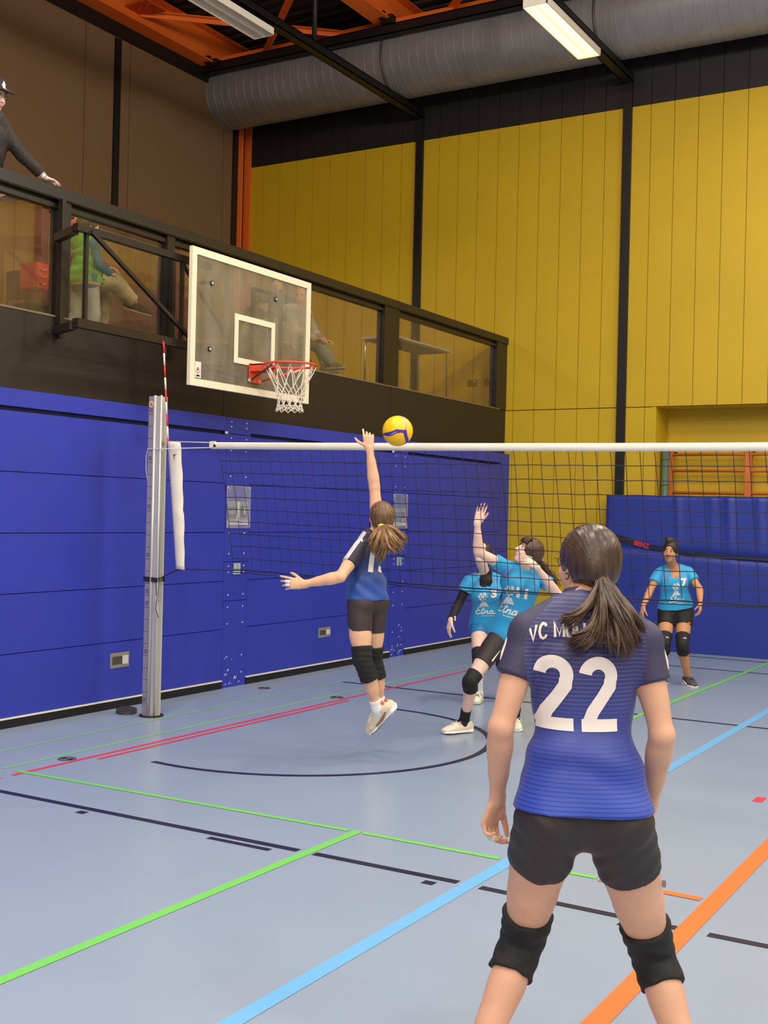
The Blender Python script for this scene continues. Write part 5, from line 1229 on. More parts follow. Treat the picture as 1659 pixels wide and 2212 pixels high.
    def tf(i, n, ns):
        a, b, t_, sp = lst[i]; j = rng.randn(3, 3) * sp * np.array([[.55, .35, 0], [.8, .5, 0], [.9, 1.0, 0]]); dz = rng.randn() * .010; w0 = rng.randn(2) * 4
        p0 = tie + (R_ * w0[0] + UPV * w0[1]) * .0016; A = P(a[0] + j[0][0], a[1] + j[0][1], a[2] + dz * .6); Bq = P(b[0] + j[1][0], b[1] + j[1][1], b[2] + dz); T_ = P(t_[0] + j[2][0], t_[1] + j[2][1], t_[2] + dz * .6)
        return [bez([p0, A, Bq, T_], q / ns) for q in range(ns + 1)]
    lst_full = lst; lst = lst_full[::24]
    bm = bmesh.new()
    for i in range(len(lst)):
        pts = tf(i, 0, 14); tube(bm, pts, [.0105 * min(1, .45 + j / 5) * max(.06, 1 - (j / 14) ** 3) for j in range(15)], 8)
    finish('hair_lock', bm, hair_mat('hair_lock_mat', srgb(58, 41, 33), srgb(100, 76, 60), (3, 3, 1.5), bump=.1), e, smooth=True)
    lst = lst_full[::2]
    strands('ponytail', tie, tf, len(lst), .0022, hair_mat('hair_strand', srgb(54, 38, 31), srgb(108, 82, 65), (4, 4, 2), bump=0), e)
    # ring earring, glasses
    ear = c - s * .075 * sc - u * .034 * sc - f * .010; bm = bmesh.new(); tube(bm, [ear + f * .009 * math.cos(a) + UPV * .009 * math.sin(a) - UPV * .004 for a in np.linspace(.6, 5.4, 18)], .0018, 6); finish('earring', bm, mat('earring_black', srgb(20, 18, 20), .3), e)
    bm = bmesh.new()
    for q in (-1, 1):
        lc = c + (s * q * .033 + u * .004 + f * .084) * sc; tube(bm, [lc + s * .018 * math.cos(a) * sc + u * .015 * math.sin(a) * sc for a in np.linspace(0, 6.283, 20, endpoint=False)], .0016, 5, closed=True)
        tube(bm, [lc + s * q * .018 * sc + u * .006, c + (s * q * .078 + u * .012 + f * .06) * sc, c + (s * q * .080 + u * .008 - f * .005) * sc], .0014, 5)
    tube(bm, [c + (s * -.014 + u * .006 + f * .096) * sc, c + (s * .014 + u * .006 + f * .096) * sc], .0014, 5)
    finish('glasses', bm, mat('glasses_frame', srgb(120, 95, 70), .25, metal=.6), e)
    face_parts(c, f, u, sc, e)
# ================================================================== jumping player
def spiker():
    fr = dirv(-.78, .62, 0); rt = np.cross(fr, UPV); pel = P(792, 1306, 8.27)
    b = PZ(790, 0, 8.3)
    e = person('jumping player in a dark blue shirt reaching over the net to hit the ball', (b[0], b[1], 0))
    J = dict(hipL=pel - rt * .086, hipR=pel + rt * .086, knL=P(783, 1424, 8.14), knR=P(806, 1424, 8.38), anL=P(815, 1531, 8.24), anR=P(821, 1524, 8.46),
             shL=P(776, 1186, 8.14), shR=P(817, 1158, 8.42), elL=P(735, 1246, 7.98), elR=P(809, 1052, 8.44), wrL=P(656, 1262, 8.02), wrR=P(798, 968, 8.44),
             neck=P(806, 1160, 8.30), head=P(822, 1119, 8.26), face=dirv(-.40, .85, .34), up=dirv(.10, -.25, 1), toeL=fr * .66 - UPV * .75 - R_ * .1, toeR=fr * .66 - UPV * .75 - R_ * .25,
             front=fr, headsc=1.02, curve=-.02, kneefL=fr, kneefR=fr, armfat=1.2, legfat=1.12)
    J['solenL'] = J['solenR'] = fr * .75 + UPV * .66 - F_ * .9
    J['handR'] = dict(fwd=dirv(-.10, .05, 1), palm=dirv(0, 1, 0), thumb=dirv(-1, 0, 0), curls=(.45, 1.0, 1.15, 1.2), thumb_out=.95, spread=.05, tc=.1, sc=1.1)
    J['handL'] = dict(fwd=dirv(-1, .05, .04), palm=dirv(0, 1, -.15), thumb=dirv(0, 0, 1), curls=(.15, .4, .45, .5), thumb_out=.6, spread=.12, sc=1.12)
    S = .97
    build_person(J, e, h=.005, sc=S, skin=SK2, fat=.98)
    tips = hand(Field(), J['wrL'], sc=S * 1.12, **{a: b for a, b in J['handL'].items() if a != 'sc'})
    bm = bmesh.new()
    for t in tips[1:3]: tube(bm, [t[1], lerp(t[1], t[2], .98)], .0115, 12)
    finish('finger_tape', bm, mat('tape_bright', srgb(250, 246, 240), .8), e)
    for w_, d in ((J['wrR'], UPV), (J['wrL'], R_)):
        bm = bmesh.new(); t_, uu, vv = frame_of(d); tube(bm, [w_ - d * (.0 if d is UPV else -.008) + (np.array(uu) * math.cos(a) + np.array(vv) * math.sin(a)) * .0245 for a in np.linspace(0, 6.283, 20, endpoint=False)], .002, 5, closed=True)
        finish('wristband', bm, mat('band_pink', srgb(220, 120, 120), .5), e)
    z0 = pel[2]
    jm = jersey_mat('jersey_plain', z0 + .50, z0 + .06, srgb(36, 34, 58), srgb(36, 78, 165), stripes=False)
    js = jersey(J, e, jm, S, .006, grow=.011, hem=.035, flare=-.010, neck_r=.064, disp=lambda v: fold(.055, .003, 21)(v) + .003 * np.sin((v[:, 2] * 1.2 + (v @ R_) * .9) * 55))
    sl = sleeve(J, 'L', e, mat('navy_dark', srgb(42, 38, 58), .6), S, .0055, t=.55, r0=.060, r1=.058, disp=fold(.04, .0015, 2)); sleeve(J, 'R', e, mat('navy_dark', (0, 0, 0)), S, .0055, t=.42, r0=.060, r1=.060)
    sb = stroke_bm([[(0, 0), (.5, 0), (1, 0)]], .026 / .245); q0, q1 = P(787, 1150, 7.9), P(741, 1215, 7.9); xa_ = q1 - q0
    for v in sb.verts: v.co.y *= .245; v.co.x *= np.linalg.norm(xa_)
    decal('shoulder_stripe', sb, q0, nrm(xa_), nrm(np.cross(xa_, F_)), F_, bvh(sl, js), mat('stripe_grey', srgb(206, 204, 214), .5), sl, off=.003, L=.01)
    tree = bvh(js); bk = dirv(-.05, 1, 0)
    decal('back_number', text_bm('13', .20, .008), P(818, 1238, 8.0), nrm(CM[0] * .9 + CM[1] * .1), -CM[1] + CM[0] * .12, bk, tree, M_WPRINT, js, off=.003, L=.012)
    decal('chest_number', text_bm('13', .10, .004), P(757, 1180, 8.0), nrm(CM[0] * .5 - CM[1] * .8), nrm(-CM[0] * .8 - CM[1] * .4), dirv(.45, .9, 0), tree, M_WPRINT, js, off=.003, L=.01)
    shorts(J, e, mat('short_brownblack', srgb(62, 50, 50), .6), S, .005, t=.50, grow=.007, disp=fold(.05, .001, 9))
    for sd in 'LR': kneepad(J, sd, e, M_PAD, S, .005, t0=.76, t1=.40, grow=.010, pad=.7, disp=lambda v: .0012 * np.sin(v[:, 2] * 160))
    cream = mat('shoe_sand', srgb(232, 214, 186), .6); 
    for sd in 'LR': shoe(J, sd, e, S * 1.10, .0045, cream, mat('sole_bright', srgb(250, 246, 238), .5), sock=mat('sock_white', srgb(240, 240, 240), .8), sock_t=.82, accent=mat('tab_coral', srgb(240, 96, 76), .5), laces=mat('lace_white', srgb(240, 230, 210), .7), sole2=mat('outsole_dark', srgb(66, 58, 56), .6), panel=mat('panel_taupe', srgb(150, 120, 96), .6))
    c, f, u = J['head'], nrm(J['face']), nrm(J['up']); sc = S * 1.02; s = np.cross(f, u)
    hm = hair_mat('hair_brown', srgb(90, 66, 44), srgb(136, 104, 70), (14, 14, 3), bump=.15); HF = hair_cap(c, f, u, sc, thick=.013, back=-.06); tie = P(824, 1137, 8.13)
    skin_obj('scalp_hair', HF, .005, hm, e, disp=lambda v: .001 * np.sin(np.arctan2((v - tie) @ R_, (v - tie) @ UPV) * 40))
    bm = bmesh.new(); tube(bm, [tie + R_ * .020 * math.cos(a) + UPV * .010 * math.sin(a) - F_ * .012 * abs(math.sin(a)) for a in np.linspace(0, 6.283, 16, endpoint=False)], .008, 8, closed=True); finish('hair_tie', bm, mat('tie_yellow', srgb(250, 226, 110), .6), e)
    rng = np.random.RandomState(5); gs = [((845, 1135, 8.05), (862, 1150, 8.05), (876, 1166, 8.08), 60, 3.2), ((838, 1140, 8.05), (852, 1170, 8.0), (866, 1180, 8.02), 70, 5), ((832, 1150, 8.03), (836, 1180, 8.0), (822, 1205, 8.03), 90, 5), ((822, 1150, 8.05), (812, 1175, 8.02), (806, 1190, 8.05), 70, 4), ((830, 1150, 8.03), (845, 1185, 8.0), (852, 1186, 8.0), 60, 6), ((818, 1145, 8.08), (803, 1160, 8.06), (800, 1175, 8.06), 40, 3)]
    lst = [g for g in gs for _ in range(g[3] * 2)]
    def tf(i, n, ns):
        a, b_, t_, _, sp = lst[i]; j = rng.randn(3, 2) * sp; dz = rng.randn() * .03
        return [bez([tie - F_ * .01, P(a[0] + j[0][0] * .5, a[1] + j[0][1] * .5, a[2] + dz * .4), P(b_[0] + j[1][0] * .8, b_[1] + j[1][1] * .8, b_[2] + dz), P(t_[0] + j[2][0], t_[1] + j[2][1] * 1.3, t_[2] + dz)], q / ns) for q in range(ns + 1)]
    lst_full = lst; lst = lst_full[::9]; bm = bmesh.new()
    for i in range(len(lst)):
        pts = tf(i, 0, 12); tube(bm, pts, [.020 * min(1, .4 + j / 5) * max(.08, 1 - (j / 12) ** 2.2) for j in range(13)], 8)
    finish('hair_lock', bm, hair_mat('hair_lock_brown', srgb(106, 76, 46), srgb(158, 120, 78), (3, 3, 2), bump=.1), e, smooth=True)
    lst = lst_full
    strands('ponytail', tie, tf, len(lst), .0034, hair_mat('hair_strand_brown', srgb(104, 74, 44), srgb(176, 136, 90), (4, 4, 3), bump=0), e, nseg=10)
    face_parts(c, f, u, sc, e)
# ================================================================== opponents in light blue
M_CYAN = mat('jersey_cyan', srgb(40, 160, 216), .5, noise_amt=.03, sheen=.1)
M_TRIM = mat('jersey_lilac_trim', srgb(150, 150, 215), .6); M_PINKM = mat('jersey_pink_mark', srgb(205, 110, 150), .6); M_SILV = mat('print_silver', srgb(205, 215, 222), .45)
ETNA = [[(.5, .95), (.25, .95), (.08, .78), (.22, .6), (.4, .56), (.18, .5), (.02, .3), (.12, .06), (.38, .04), (.55, .2)], [(.72, .95), (.66, .2), (.74, .03), (.92, .2)], [(.55, .66), (.92, .7)],
        [(1.0, .52), (1.0, .05)], [(1.0, .2), (1.1, .45), (1.25, .48), (1.3, .3), (1.3, .06), (1.45, .15)], [(1.86, .42), (1.66, .5), (1.5, .3), (1.55, .06), (1.74, .1), (1.86, .42), (1.85, .1), (1.98, .05), (2.15, .2)]]
def etna(J, js, e, S, num, fwd, right, up, numoff, logo_s=1.0, numfl=0):
    """white print on the chest: number, a volcano emblem with smoke, the word below, trim lines"""
    tree = bvh(js); c = J['chestc']; st = c + J['frontv'] * .3; into = -J['frontv']
    def at(a, b): return st + right * a + up * b
    decal('chest_number', text_bm(num, .115 * S, .006), at(numoff[0], numoff[1]), right, up, into, tree, M_WPRINT, js, off=.003, L=.012)
    k = S * logo_s; lx, lz = numoff[2], numoff[3]
    bm = bmesh.new()
    for poly in ([(-.045, 0), (.045, 0), (.018, .052), (-.018, .052)],):
        bm.faces.new([bm.verts.new((x * k, y * k, 0)) for x, y in poly])
    decal('volcano_emblem', bm, at(lx, lz), right, up, into, tree, M_SILV, js, off=.003, L=.012)
    bm = bmesh.new()
    for cx, cy, r in ((-.004, .064, .009), (-.018, .080, .013), (.014, .082, .014), (-.030, .104, .014), (.002, .106, .014), (.032, .110, .015), (-.014, .128, .013), (.018, .132, .013)):
        bm.faces.new([bm.verts.new(((cx + r * math.cos(a)) * k, (cy + r * math.sin(a)) * k, 0)) for a in np.linspace(0, 6.283, 12, endpoint=False)])
    decal('smoke_emblem', bm, at(lx, lz), right, up, into, tree, M_SILV, js, off=.0034, L=.012)
    wb = stroke_bm([[((x - 1.05 + y * .3) * .082 * k, y * .075 * k) for x, y in pth] for pth in ETNA], .0085 * k)
    decal('team_lettering', wb, at(lx, lz - .078 * k), right, up, into, tree, M_WPRINT, js, off=.003, L=.01)
    bm = bmesh.new(); bm.faces.new([bm.verts.new((x * k, y * k, 0)) for x, y in ((-.02, 0), (.085, 0), (.085, .006), (-.02, .006))]); decal('word_underline', bm, at(lx, lz - .098 * k), right, up, into, tree, M_SILV, js, off=.003, L=.02)
    for q in (-1, 1):
        bm = stroke_bm([[(q * .07, .03), (q * .105, -.02), (q * .125, -.09)]], .008); decal('trim_line', bm, at(0, 0), right, up, into, tree, M_TRIM, js, off=.003, L=.015)
    bm = stroke_bm([[(-.10, -.045), (-.07, -.052)]], .014); decal('maker_mark', bm, at(0, 0), right, up, into, tree, M_PINKM, js, off=.003, L=.01)
def collar_ring(J, js, S, fr, r=.064, m_=None, drop=.03):
    nk = J['neck']; up = nrm(J['chestc'] - J['pel']); rt = np.cross(fr, up); bm = bmesh.new()
    tube(bm, [nk - up * .012 + rt * r * S * math.cos(a) + fr * (r * .95 * S * math.sin(a) + .012) - up * (drop * max(0, math.sin(a)) - .012 + .012 * 0) for a in np.linspace(0, 6.283, 28, endpoint=False)], .0055, 8, closed=True); finish('collar', bm, m_ or M_TRIM, js)
def player11():
    fr = dirv(-.35, -.92, 0); S = .97
    b = PZ(1050, 0, 9.35); e = person('player in a light blue 11 shirt looking up with one hand raised behind the net', (b[0], b[1], 0))
    J = dict(hipR=P(1082, 1372, 9.38), hipL=P(1128, 1376, 9.48), knR=P(1017, 1470, 9.16), knL=P(1122, 1476, 9.38), anR=PZ(1003, .095, 9.38), anL=PZ(1112, .09, 9.66),
             shR=P(1093, 1226, 9.24), shL=P(1170, 1248, 9.34), elR=P(1033, 1192, 9.14), elL=P(1205, 1285, 9.22), wrR=P(1031, 1130, 9.10), wrL=P(1158, 1224, 9.08),
             neck=P(1134, 1240, 9.33), head=P(1141, 1194, 9.24), face=dirv(-.80, -.32, .50), up=dirv(.50, 0, .86), toeR=dirv(-.85, -.5, 0), toeL=dirv(0, -1, 0), front=fr, kneefR=dirv(-.7, -.7, 0), kneefL=dirv(-.2, -1, 0), headsc=1.02, armfat=1.12)
    J['solenR'] = J['solenL'] = UPV
    J['handR'] = dict(fwd=dirv(.25, 0, 1), palm=dirv(.1, -1, .1), thumb=dirv(1, 0, 0), curls=(.12, .18, .2, .3), thumb_out=.4, spread=.07)
    J['handL'] = dict(fwd=dirv(-.85, -.1, .55), palm=dirv(-.3, .6, -.5), thumb=dirv(.3, .2, .8), curls=(.3, .35, .4, .5), thumb_out=.5, spread=.1)
    build_person(J, e, h=.0055, sc=S, skin=SK4, fat=.96)
    js = jersey(J, e, M_CYAN, S, .006, grow=.016, hem=-.045, flare=.022, neck_r=.066, disp=lambda v: fold(.07, .004, 31)(v), vneck=0, hemdir=nrm(-(J['chestc'] - J['pel'])))
    sleeve(J, 'R', e, M_CYAN, S, .006, t=.42, r0=.062, r1=.062, raglan=False, disp=fold(.05, .002, 3)); sleeve(J, 'L', e, M_CYAN, S, .006, t=.42, r0=.062, r1=.066, raglan=False, disp=fold(.05, .002, 5))
    up = nrm(J['chestc'] - J['pel']); rt = nrm(np.cross(up, fr)); etna(J, js, e, S, '11', fr, rt, up, (.045, -.19, -.045, -.265), 1.1)
    collar_ring(J, js, S, fr, drop=.05)
    st = shorts(J, e, M_SHORT, S, .0055, t=.64, grow=.010, disp=fold(.05, .001, 6))
    F = Field(); o_ = dirv(.75, -.6, .1) * .085; F.chain([lerp(J['hipR'], J['knR'], .12) + o_, lerp(J['hipR'], J['knR'], .58) + o_ * .95], [(.006, .008)] * 2, side=UPV, k=.003); skin_obj('side_piping', F, .004, M_WPRINT, st)
    for sd in 'LR': kneepad(J, sd, e, M_PAD, S, .0055, t0=.84, t1=.22, grow=.010, pad=1)
    for sd in 'LR': shoe(J, sd, e, S * 1.08, .005, mat('shoe_ivory', srgb(240, 230, 208), .6), mat('sole_bright', (0, 0, 0)), sock=mat('sock_black', srgb(24, 22, 26), .8), sock_t=.72, laces=mat('lace_white', (0, 0, 0)), sole2=mat('outsole_dark', (0, 0, 0)))
    c, f, u = J['head'], nrm(J['face']), nrm(J['up']); sc = S * 1.02; s = np.cross(f, u)
    hm = hair_mat('hair_chestnut', srgb(48, 34, 26), srgb(98, 70, 48), (20, 20, 8)); HF = hair_cap(c, f, u, sc, thick=.016, back=-.07)
    skin_obj('scalp_hair', HF, .005, hm, e, disp=fold(.018, .002, 8))
    rng = np.random.RandomState(9); tie = c - f * .105 * sc + u * .0 - s * .01
    def tf(i, n, ns):
        j = rng.randn(4, 3) * .018; ph = rng.rand() * 6; p = [tie, tie - f * .05 - UPV * .02 + j[0], P(1184, 1232, 9.32) + j[1], P(1196, 1266, 9.34) + j[2] * 1.5]
        return [bez(p, q / ns) + R_ * .010 * math.sin(q * 1.1 + ph) + F_ * .008 * math.cos(q * 1.1 + ph) for q in range(ns + 1)]
    strands('ponytail', tie, tf, 150, .0042, hair_mat('hair_strand_chestnut', srgb(56, 38, 28), srgb(112, 80, 56), (9, 9, 9)), e, nseg=14)
    def tb(i, n, ns):
        a = rng.rand() * 1.8 - .9; r0 = c + (s * math.sin(a) * .06 + f * .045 + u * .105) * sc; r1 = c + (s * math.sin(a) * .080 + f * .086 + u * .045 + rng.randn(3) * .005) * sc
        return [bez([r0, r0 + f * .035 * sc - u * .008, r1], q / ns) for q in range(ns + 1)]
    strands('fringe', c, tb, 70, .003, hm, e, nseg=6)
    face_parts(c, f, u, sc, e, lip=(.55, .2, .18))
def player3():
    fr = dirv(-.25, -.96, 0); S = .97
    b = PZ(1045, 0, 10.95); e = person('player in a light blue 3 shirt with black sleeves, half hidden behind a raised arm', (b[0], b[1], 0))
    J = dict(hipR=P(1036, 1350, 11.04), hipL=P(1074, 1352, 11.16), knR=P(1034, 1418, 10.76), knL=P(1084, 1420, 10.92), anR=PZ(1034, .09, 10.96), anL=PZ(1088, .09, 11.2),
             shR=P(1014, 1256, 10.86), shL=P(1082, 1258, 10.96), elR=P(991, 1303, 10.86), elL=P(1100, 1310, 10.9), wrR=P(973, 1340, 10.66), wrL=P(1092, 1350, 10.7),
             neck=P(1049, 1244, 10.92), head=P(1042, 1197, 10.78), face=dirv(-.38, -.80, .45), up=dirv(.2, .35, .9), toeR=dirv(-.25, -1, 0), toeL=dirv(.2, -1, 0), front=fr, headsc=1.0)
    J['solenR'] = J['solenL'] = UPV
    J['handR'] = dict(fwd=dirv(-.22, 0, -1), palm=dirv(.9, .4, 0), thumb=dirv(.3, -1, 0), curls=(.3, .35, .4, .5), thumb_out=.5, spread=.08)
    J['handL'] = dict(fwd=dirv(-.2, -.3, -1), palm=dirv(-1, 0, 0), thumb=dirv(0, -1, 0), curls=(.3, .35, .4, .5), thumb_out=.5)
    build_person(J, e, h=.006, sc=S, skin=SK4, fat=.98)
    F = Field()
    for sd in 'RL': F.chain([J['sh' + sd], J['el' + sd], lerp(J['el' + sd], J['wr' + sd], .3), lerp(J['el' + sd], J['wr' + sd], .96)], [.048, .040, .042, .027], k=.02, cap1=True)
    nk = J['neck']; F.chain([nk - UPV * .06, lerp(nk, J['head'], .30)], [.075, .062], k=.01, cap1=True); F.ell(nk + fr * .05 - UPV * .04, (.07, .055, .06), (R_, fr, UPV), k=.02)
    F.chain([nk - UPV * .03, J['chestc'] - UPV * .05], [.07, .09], k=.02); skin_obj('undershirt', F, .006, mat('undershirt_black', srgb(20, 18, 22), .7), e)
    js = jersey(J, e, M_CYAN, S, .0065, grow=.016, hem=-.06, flare=.016, neck_r=.07, disp=lambda v: fold(.07, .004, 33)(v), vneck=.075)
    sleeve(J, 'R', e, M_CYAN, S, .0065, t=.45, r0=.064, r1=.072, raglan=False, disp=fold(.05, .002, 3)); sleeve(J, 'L', e, M_CYAN, S, .0065, t=.42, r0=.064, r1=.070, raglan=False)
    up = nrm(J['chestc'] - J['pel']); rt = nrm(np.cross(up, fr)); etna(J, js, e, S, '3', fr, rt, up, (.09, -.15, -.005, -.25), 1.05)
    collar_ring(J, js, S, fr, r=.068, drop=.055)
    bm = bmesh.new(); w_ = lerp(J['elR'], J['wrR'], .88); d = nrm(J['wrR'] - J['elR']); t_, uu, vv = frame_of(d)
    tube(bm, [w_ - d * .02, w_ + d * .02], .032, 12); obox(bm, w_ + R_ * .03, R_, F_, UPV, .008, .016, .02, 1); finish('wrist_watch', bm, [mat('undershirt_black', (0, 0, 0)), M_WPRINT], e)
    shorts(J, e, mat('short_blue', srgb(36, 120, 180), .6), S, .0065, t=.22, grow=.010)
    for sd in 'LR': kp = kneepad(J, sd, e, M_PAD, S, .006, t0=.82, t1=.24, grow=.011, pad=1)
    bm = bmesh.new(); q = lerp(J['hipR'], J['knR'], .87) - F_ * .07
    for a, b_ in ((-.018, .008), (.0, .010), (.018, .008), (-.01, -.008), (.01, -.008)): obox(bm, q + R_ * a + UPV * b_, R_, F_, UPV, .008, .004, .005)
    finish('pad_logo', bm, M_WPRINT, e)
    for sd in 'LR': shoe(J, sd, e, S * 1.05, .006, mat('shoe_ivory', (0, 0, 0)), mat('sole_mint', srgb(205, 235, 210), .5), sock=mat('sock_white', (0, 0, 0)), sock_t=.55, laces=mat('lace_green', srgb(40, 110, 60), .6))
    c, f, u = J['head'], nrm(J['face']), nrm(J['up']); sc = S
    skin_obj('scalp_hair', hair_cap(c, f, u, sc, thick=.007, back=-.06, high=1), .006, hair_mat('hair_dark', srgb(34, 26, 22), srgb(70, 52, 40), (20, 20, 8)), e)
    face_parts(c, f, u, sc, e, lip=(.55, .14, .14))
def player7():
    fr = dirv(-.10, -.99, 0); S = .95
    b = PZ(1460, 0, 12.4); e = person('player in a light blue 7 shirt with hair bun, crouching ready before the mat', (b[0], b[1], 0))
    J = dict(hipR=P(1441, 1322, 12.50), hipL=P(1478, 1322, 12.50), knR=P(1435, 1390, 12.24), knL=P(1474, 1392, 12.24), anR=PZ(1432, .09, 12.6), anL=PZ(1485, .09, 12.42),
             shR=P(1423, 1239, 12.40), shL=P(1486, 1236, 12.42), elR=P(1404, 1276, 12.34), elL=P(1511, 1272, 12.32), wrR=P(1389, 1310, 12.18), wrL=P(1513, 1303, 12.14),
             neck=P(1455, 1227, 12.42), head=P(1448, 1192, 12.28), face=dirv(-.42, -.9, .02), up=dirv(.04, -.02, 1), toeR=dirv(-.2, -1, 0), toeL=dirv(.12, -1, 0), front=fr, headsc=1.04)
    J['solenR'] = J['solenL'] = UPV
    J['handR'] = dict(fwd=dirv(-.25, -.2, -1), palm=dirv(1, .3, 0), thumb=dirv(.2, -1, 0), curls=(.35, .4, .45, .5), thumb_out=.5)
    J['handL'] = dict(fwd=dirv(-.05, -.3, -1), palm=dirv(-.8, .5, 0), thumb=dirv(-.7, -.7, 0), curls=(.45, .5, .55, .6), thumb_out=.7)
    build_person(J, e, h=.006, sc=S, skin=SK3, fat=1.07)
    js = jersey(J, e, M_CYAN, S, .0065, grow=.014, hem=.055, flare=.012, neck_r=.066, disp=lambda v: fold(.06, .0035, 35)(v), vneck=.08)
    sleeve(J, 'R', e, M_CYAN, S, .006, t=.50, r0=.062, r1=.064, raglan=False, disp=fold(.05, .002, 3)); sleeve(J, 'L', e, M_CYAN, S, .006, t=.50, r0=.064, r1=.068, raglan=False, disp=fold(.05, .002, 4))
    up = nrm(J['chestc'] - J['pel']); rt = nrm(np.cross(up, fr)); etna(J, js, e, S, '7', fr, rt, up, (.085, -.14, 0, -.24), 1.0)
    collar_ring(J, js, S, fr, drop=.055)
    st = shorts(J, e, mat('short_jet', srgb(20, 18, 20), .7), S, .006, t=.46, grow=.008)
    bm = bmesh.new(); q = lerp(J['hipL'], J['knL'], .34) + R_ * .030 - F_ * .092
    bm.faces.new([bm.verts.new(q + R_ * .022 * math.cos(a) + UPV * .018 * math.sin(a)) for a in np.linspace(0, math.pi, 10)]); finish('shorts_logo', bm, mat('logo_orange', srgb(240, 110, 40), .5), st)
    for sd in 'LR':
        kp = kneepad(J, sd, e, M_PAD, S, .006, t0=.72, t1=.26, grow=.012, pad=1)
        bm = bmesh.new(); q = lerp(J['hip' + sd], J['kn' + sd], .80) - F_ * .085
        for a, b_ in ((-.016, .0), (-.008, .008), (.004, .009), (.012, .003), (.0, -.008)): obox(bm, q + R_ * a + UPV * b_, R_, F_, UPV, .006, .004, .004)
        finish('pad_logo', bm, M_WPRINT, kp)
    for sd in 'LR': shoe(J, sd, e, S * 1.15, .005, mat('shoe_charcoal', srgb(72, 72, 78), .7), mat('sole_bright', (0, 0, 0)), sock=None, laces=mat('lace_dark', srgb(40, 40, 44), .7), panel=mat('sole_bright', (0, 0, 0)))
    for w_ in ('wrR', 'wrL'):
        bm = bmesh.new(); tube(bm, [J[w_] + R_ * .026 * math.cos(a) + F_ * .024 * math.sin(a) + UPV * .012 for a in np.linspace(0, 6.283, 18, endpoint=False)], .0035, 6, closed=True); finish('wristband', bm, mat('band_black', srgb(30, 20, 20), .5), e)
    c, f, u = J['head'], nrm(J['face']), nrm(J['up']); sc = S * 1.04
    hb = hair_mat('hair_black', srgb(26, 20, 18), srgb(58, 42, 34), (20, 20, 10)); HF = hair_cap(c, f, u, sc, thick=.012, back=-.05)
    skin_obj('scalp_hair', HF, .005, hb, e, disp=fold(.012, .0015, 5))
    bn = c + u * .140 * sc - f * .040 - s * .02; F = Field(); F.ell(bn, (.054, .048, .042), k=.02)
    for q in range(5): F.ell(bn + R_ * .025 * math.cos(q * 1.3) + F_ * .025 * math.sin(q * 1.3) + UPV * .012 * (q % 2), (.022, .022, .02), k=.01)
    skin_obj('hair_bun', F, .005, hb, e, disp=fold(.01, .003, 6))
    bm = bmesh.new(); tube(bm, [bn - UPV * .022 - F_ * .036 + R_ * a - F_ * .004 for a in (-.018, 0, .018)], [.003, .006, .003], 8); finish('hair_clip', bm, M_WPRINT, e)
    face_parts(c, f, u, sc, e, lip=(.40, .12, .10))
# ================================================================== spectators on the gallery
def simple_person(label, J, S, skin, top, trouser, shoe_m, hair_m, h=.010, cap=None, headsc=1.05, fat=1.12, hoodcol=None, bust=0, hair_thick=.014, sleeves=.97, base=None):
    e = person(label, base if base is not None else (J['pel0'][0], J['pel0'][1], 3.2)); J['bust'] = bust; J['headsc'] = headsc
    build_person(J, e, h=h, sc=S, skin=skin, fat=fat)
    F = torso_field(J, .022, S=S); w = S * fat / 1.1
    up = nrm(J['chestc'] - J['pel']); F.chain([J['pel'] + up * .1, J['pel'] - up * .04], [(.17 * w, .12 * w)] * 2, side=nrm(J['hipR'] - J['hipL']), k=.04)
    for sd in 'LR': F.chain([J['sh' + sd], J['el' + sd], lerp(J['el' + sd], J['wr' + sd], sleeves)], [.066 * w, .052 * w, .044 * w], k=.03, cap1=True)
    F.plane(J['pel'] - up * .06 * S, -up)
    F.chain([J['neck'] - up * .0, J['head'] - nrm(J['up']) * .05], [.062 * S, .06 * S], k=.01, op='sub')
    tp = skin_obj('sweater', F, h, top, e, disp=fold(.06, .005, int(S * 100) % 17))
    F = Field()
    F.chain([J['pel'] + up * .1, J['pel'] - up * .02], [(.165 * w, .115 * w)] * 2, side=nrm(J['hipR'] - J['hipL']), k=.04)
    for sd in 'LR': F.chain([J['hip' + sd], lerp(J['hip' + sd], J['kn' + sd], .5), J['kn' + sd], lerp(J['kn' + sd], J['an' + sd], .5), lerp(J['kn' + sd], J['an' + sd], .96)], [.108 * w, .096 * w, .084 * w, .076 * w, .068 * w], k=.03, cap1=True)
    skin_obj('trousers', F, h, trouser, e, disp=fold(.06, .006, 4))
    for sd in 'LR': shoe(J, sd, e, S * 1.05, h * .75, shoe_m, mat('sole_offwhite', srgb(215, 205, 180), .5))
    c, f, u = J['head'], nrm(J['face']), nrm(J['up'])
    if hair_m is not None: skin_obj('scalp_hair', hair_cap(c, f, u, S * headsc, thick=hair_thick, back=-.06), h * .8, hair_m, e)
    face_parts(c, f, u, S * headsc, e, lip=(.55, .30, .25))
    return e, tp
def frame_local(o, fr): fr = nrm(fr); rt = np.cross(fr, UPV); return lambda a, b, c: o + rt * a + fr * b + UPV * c
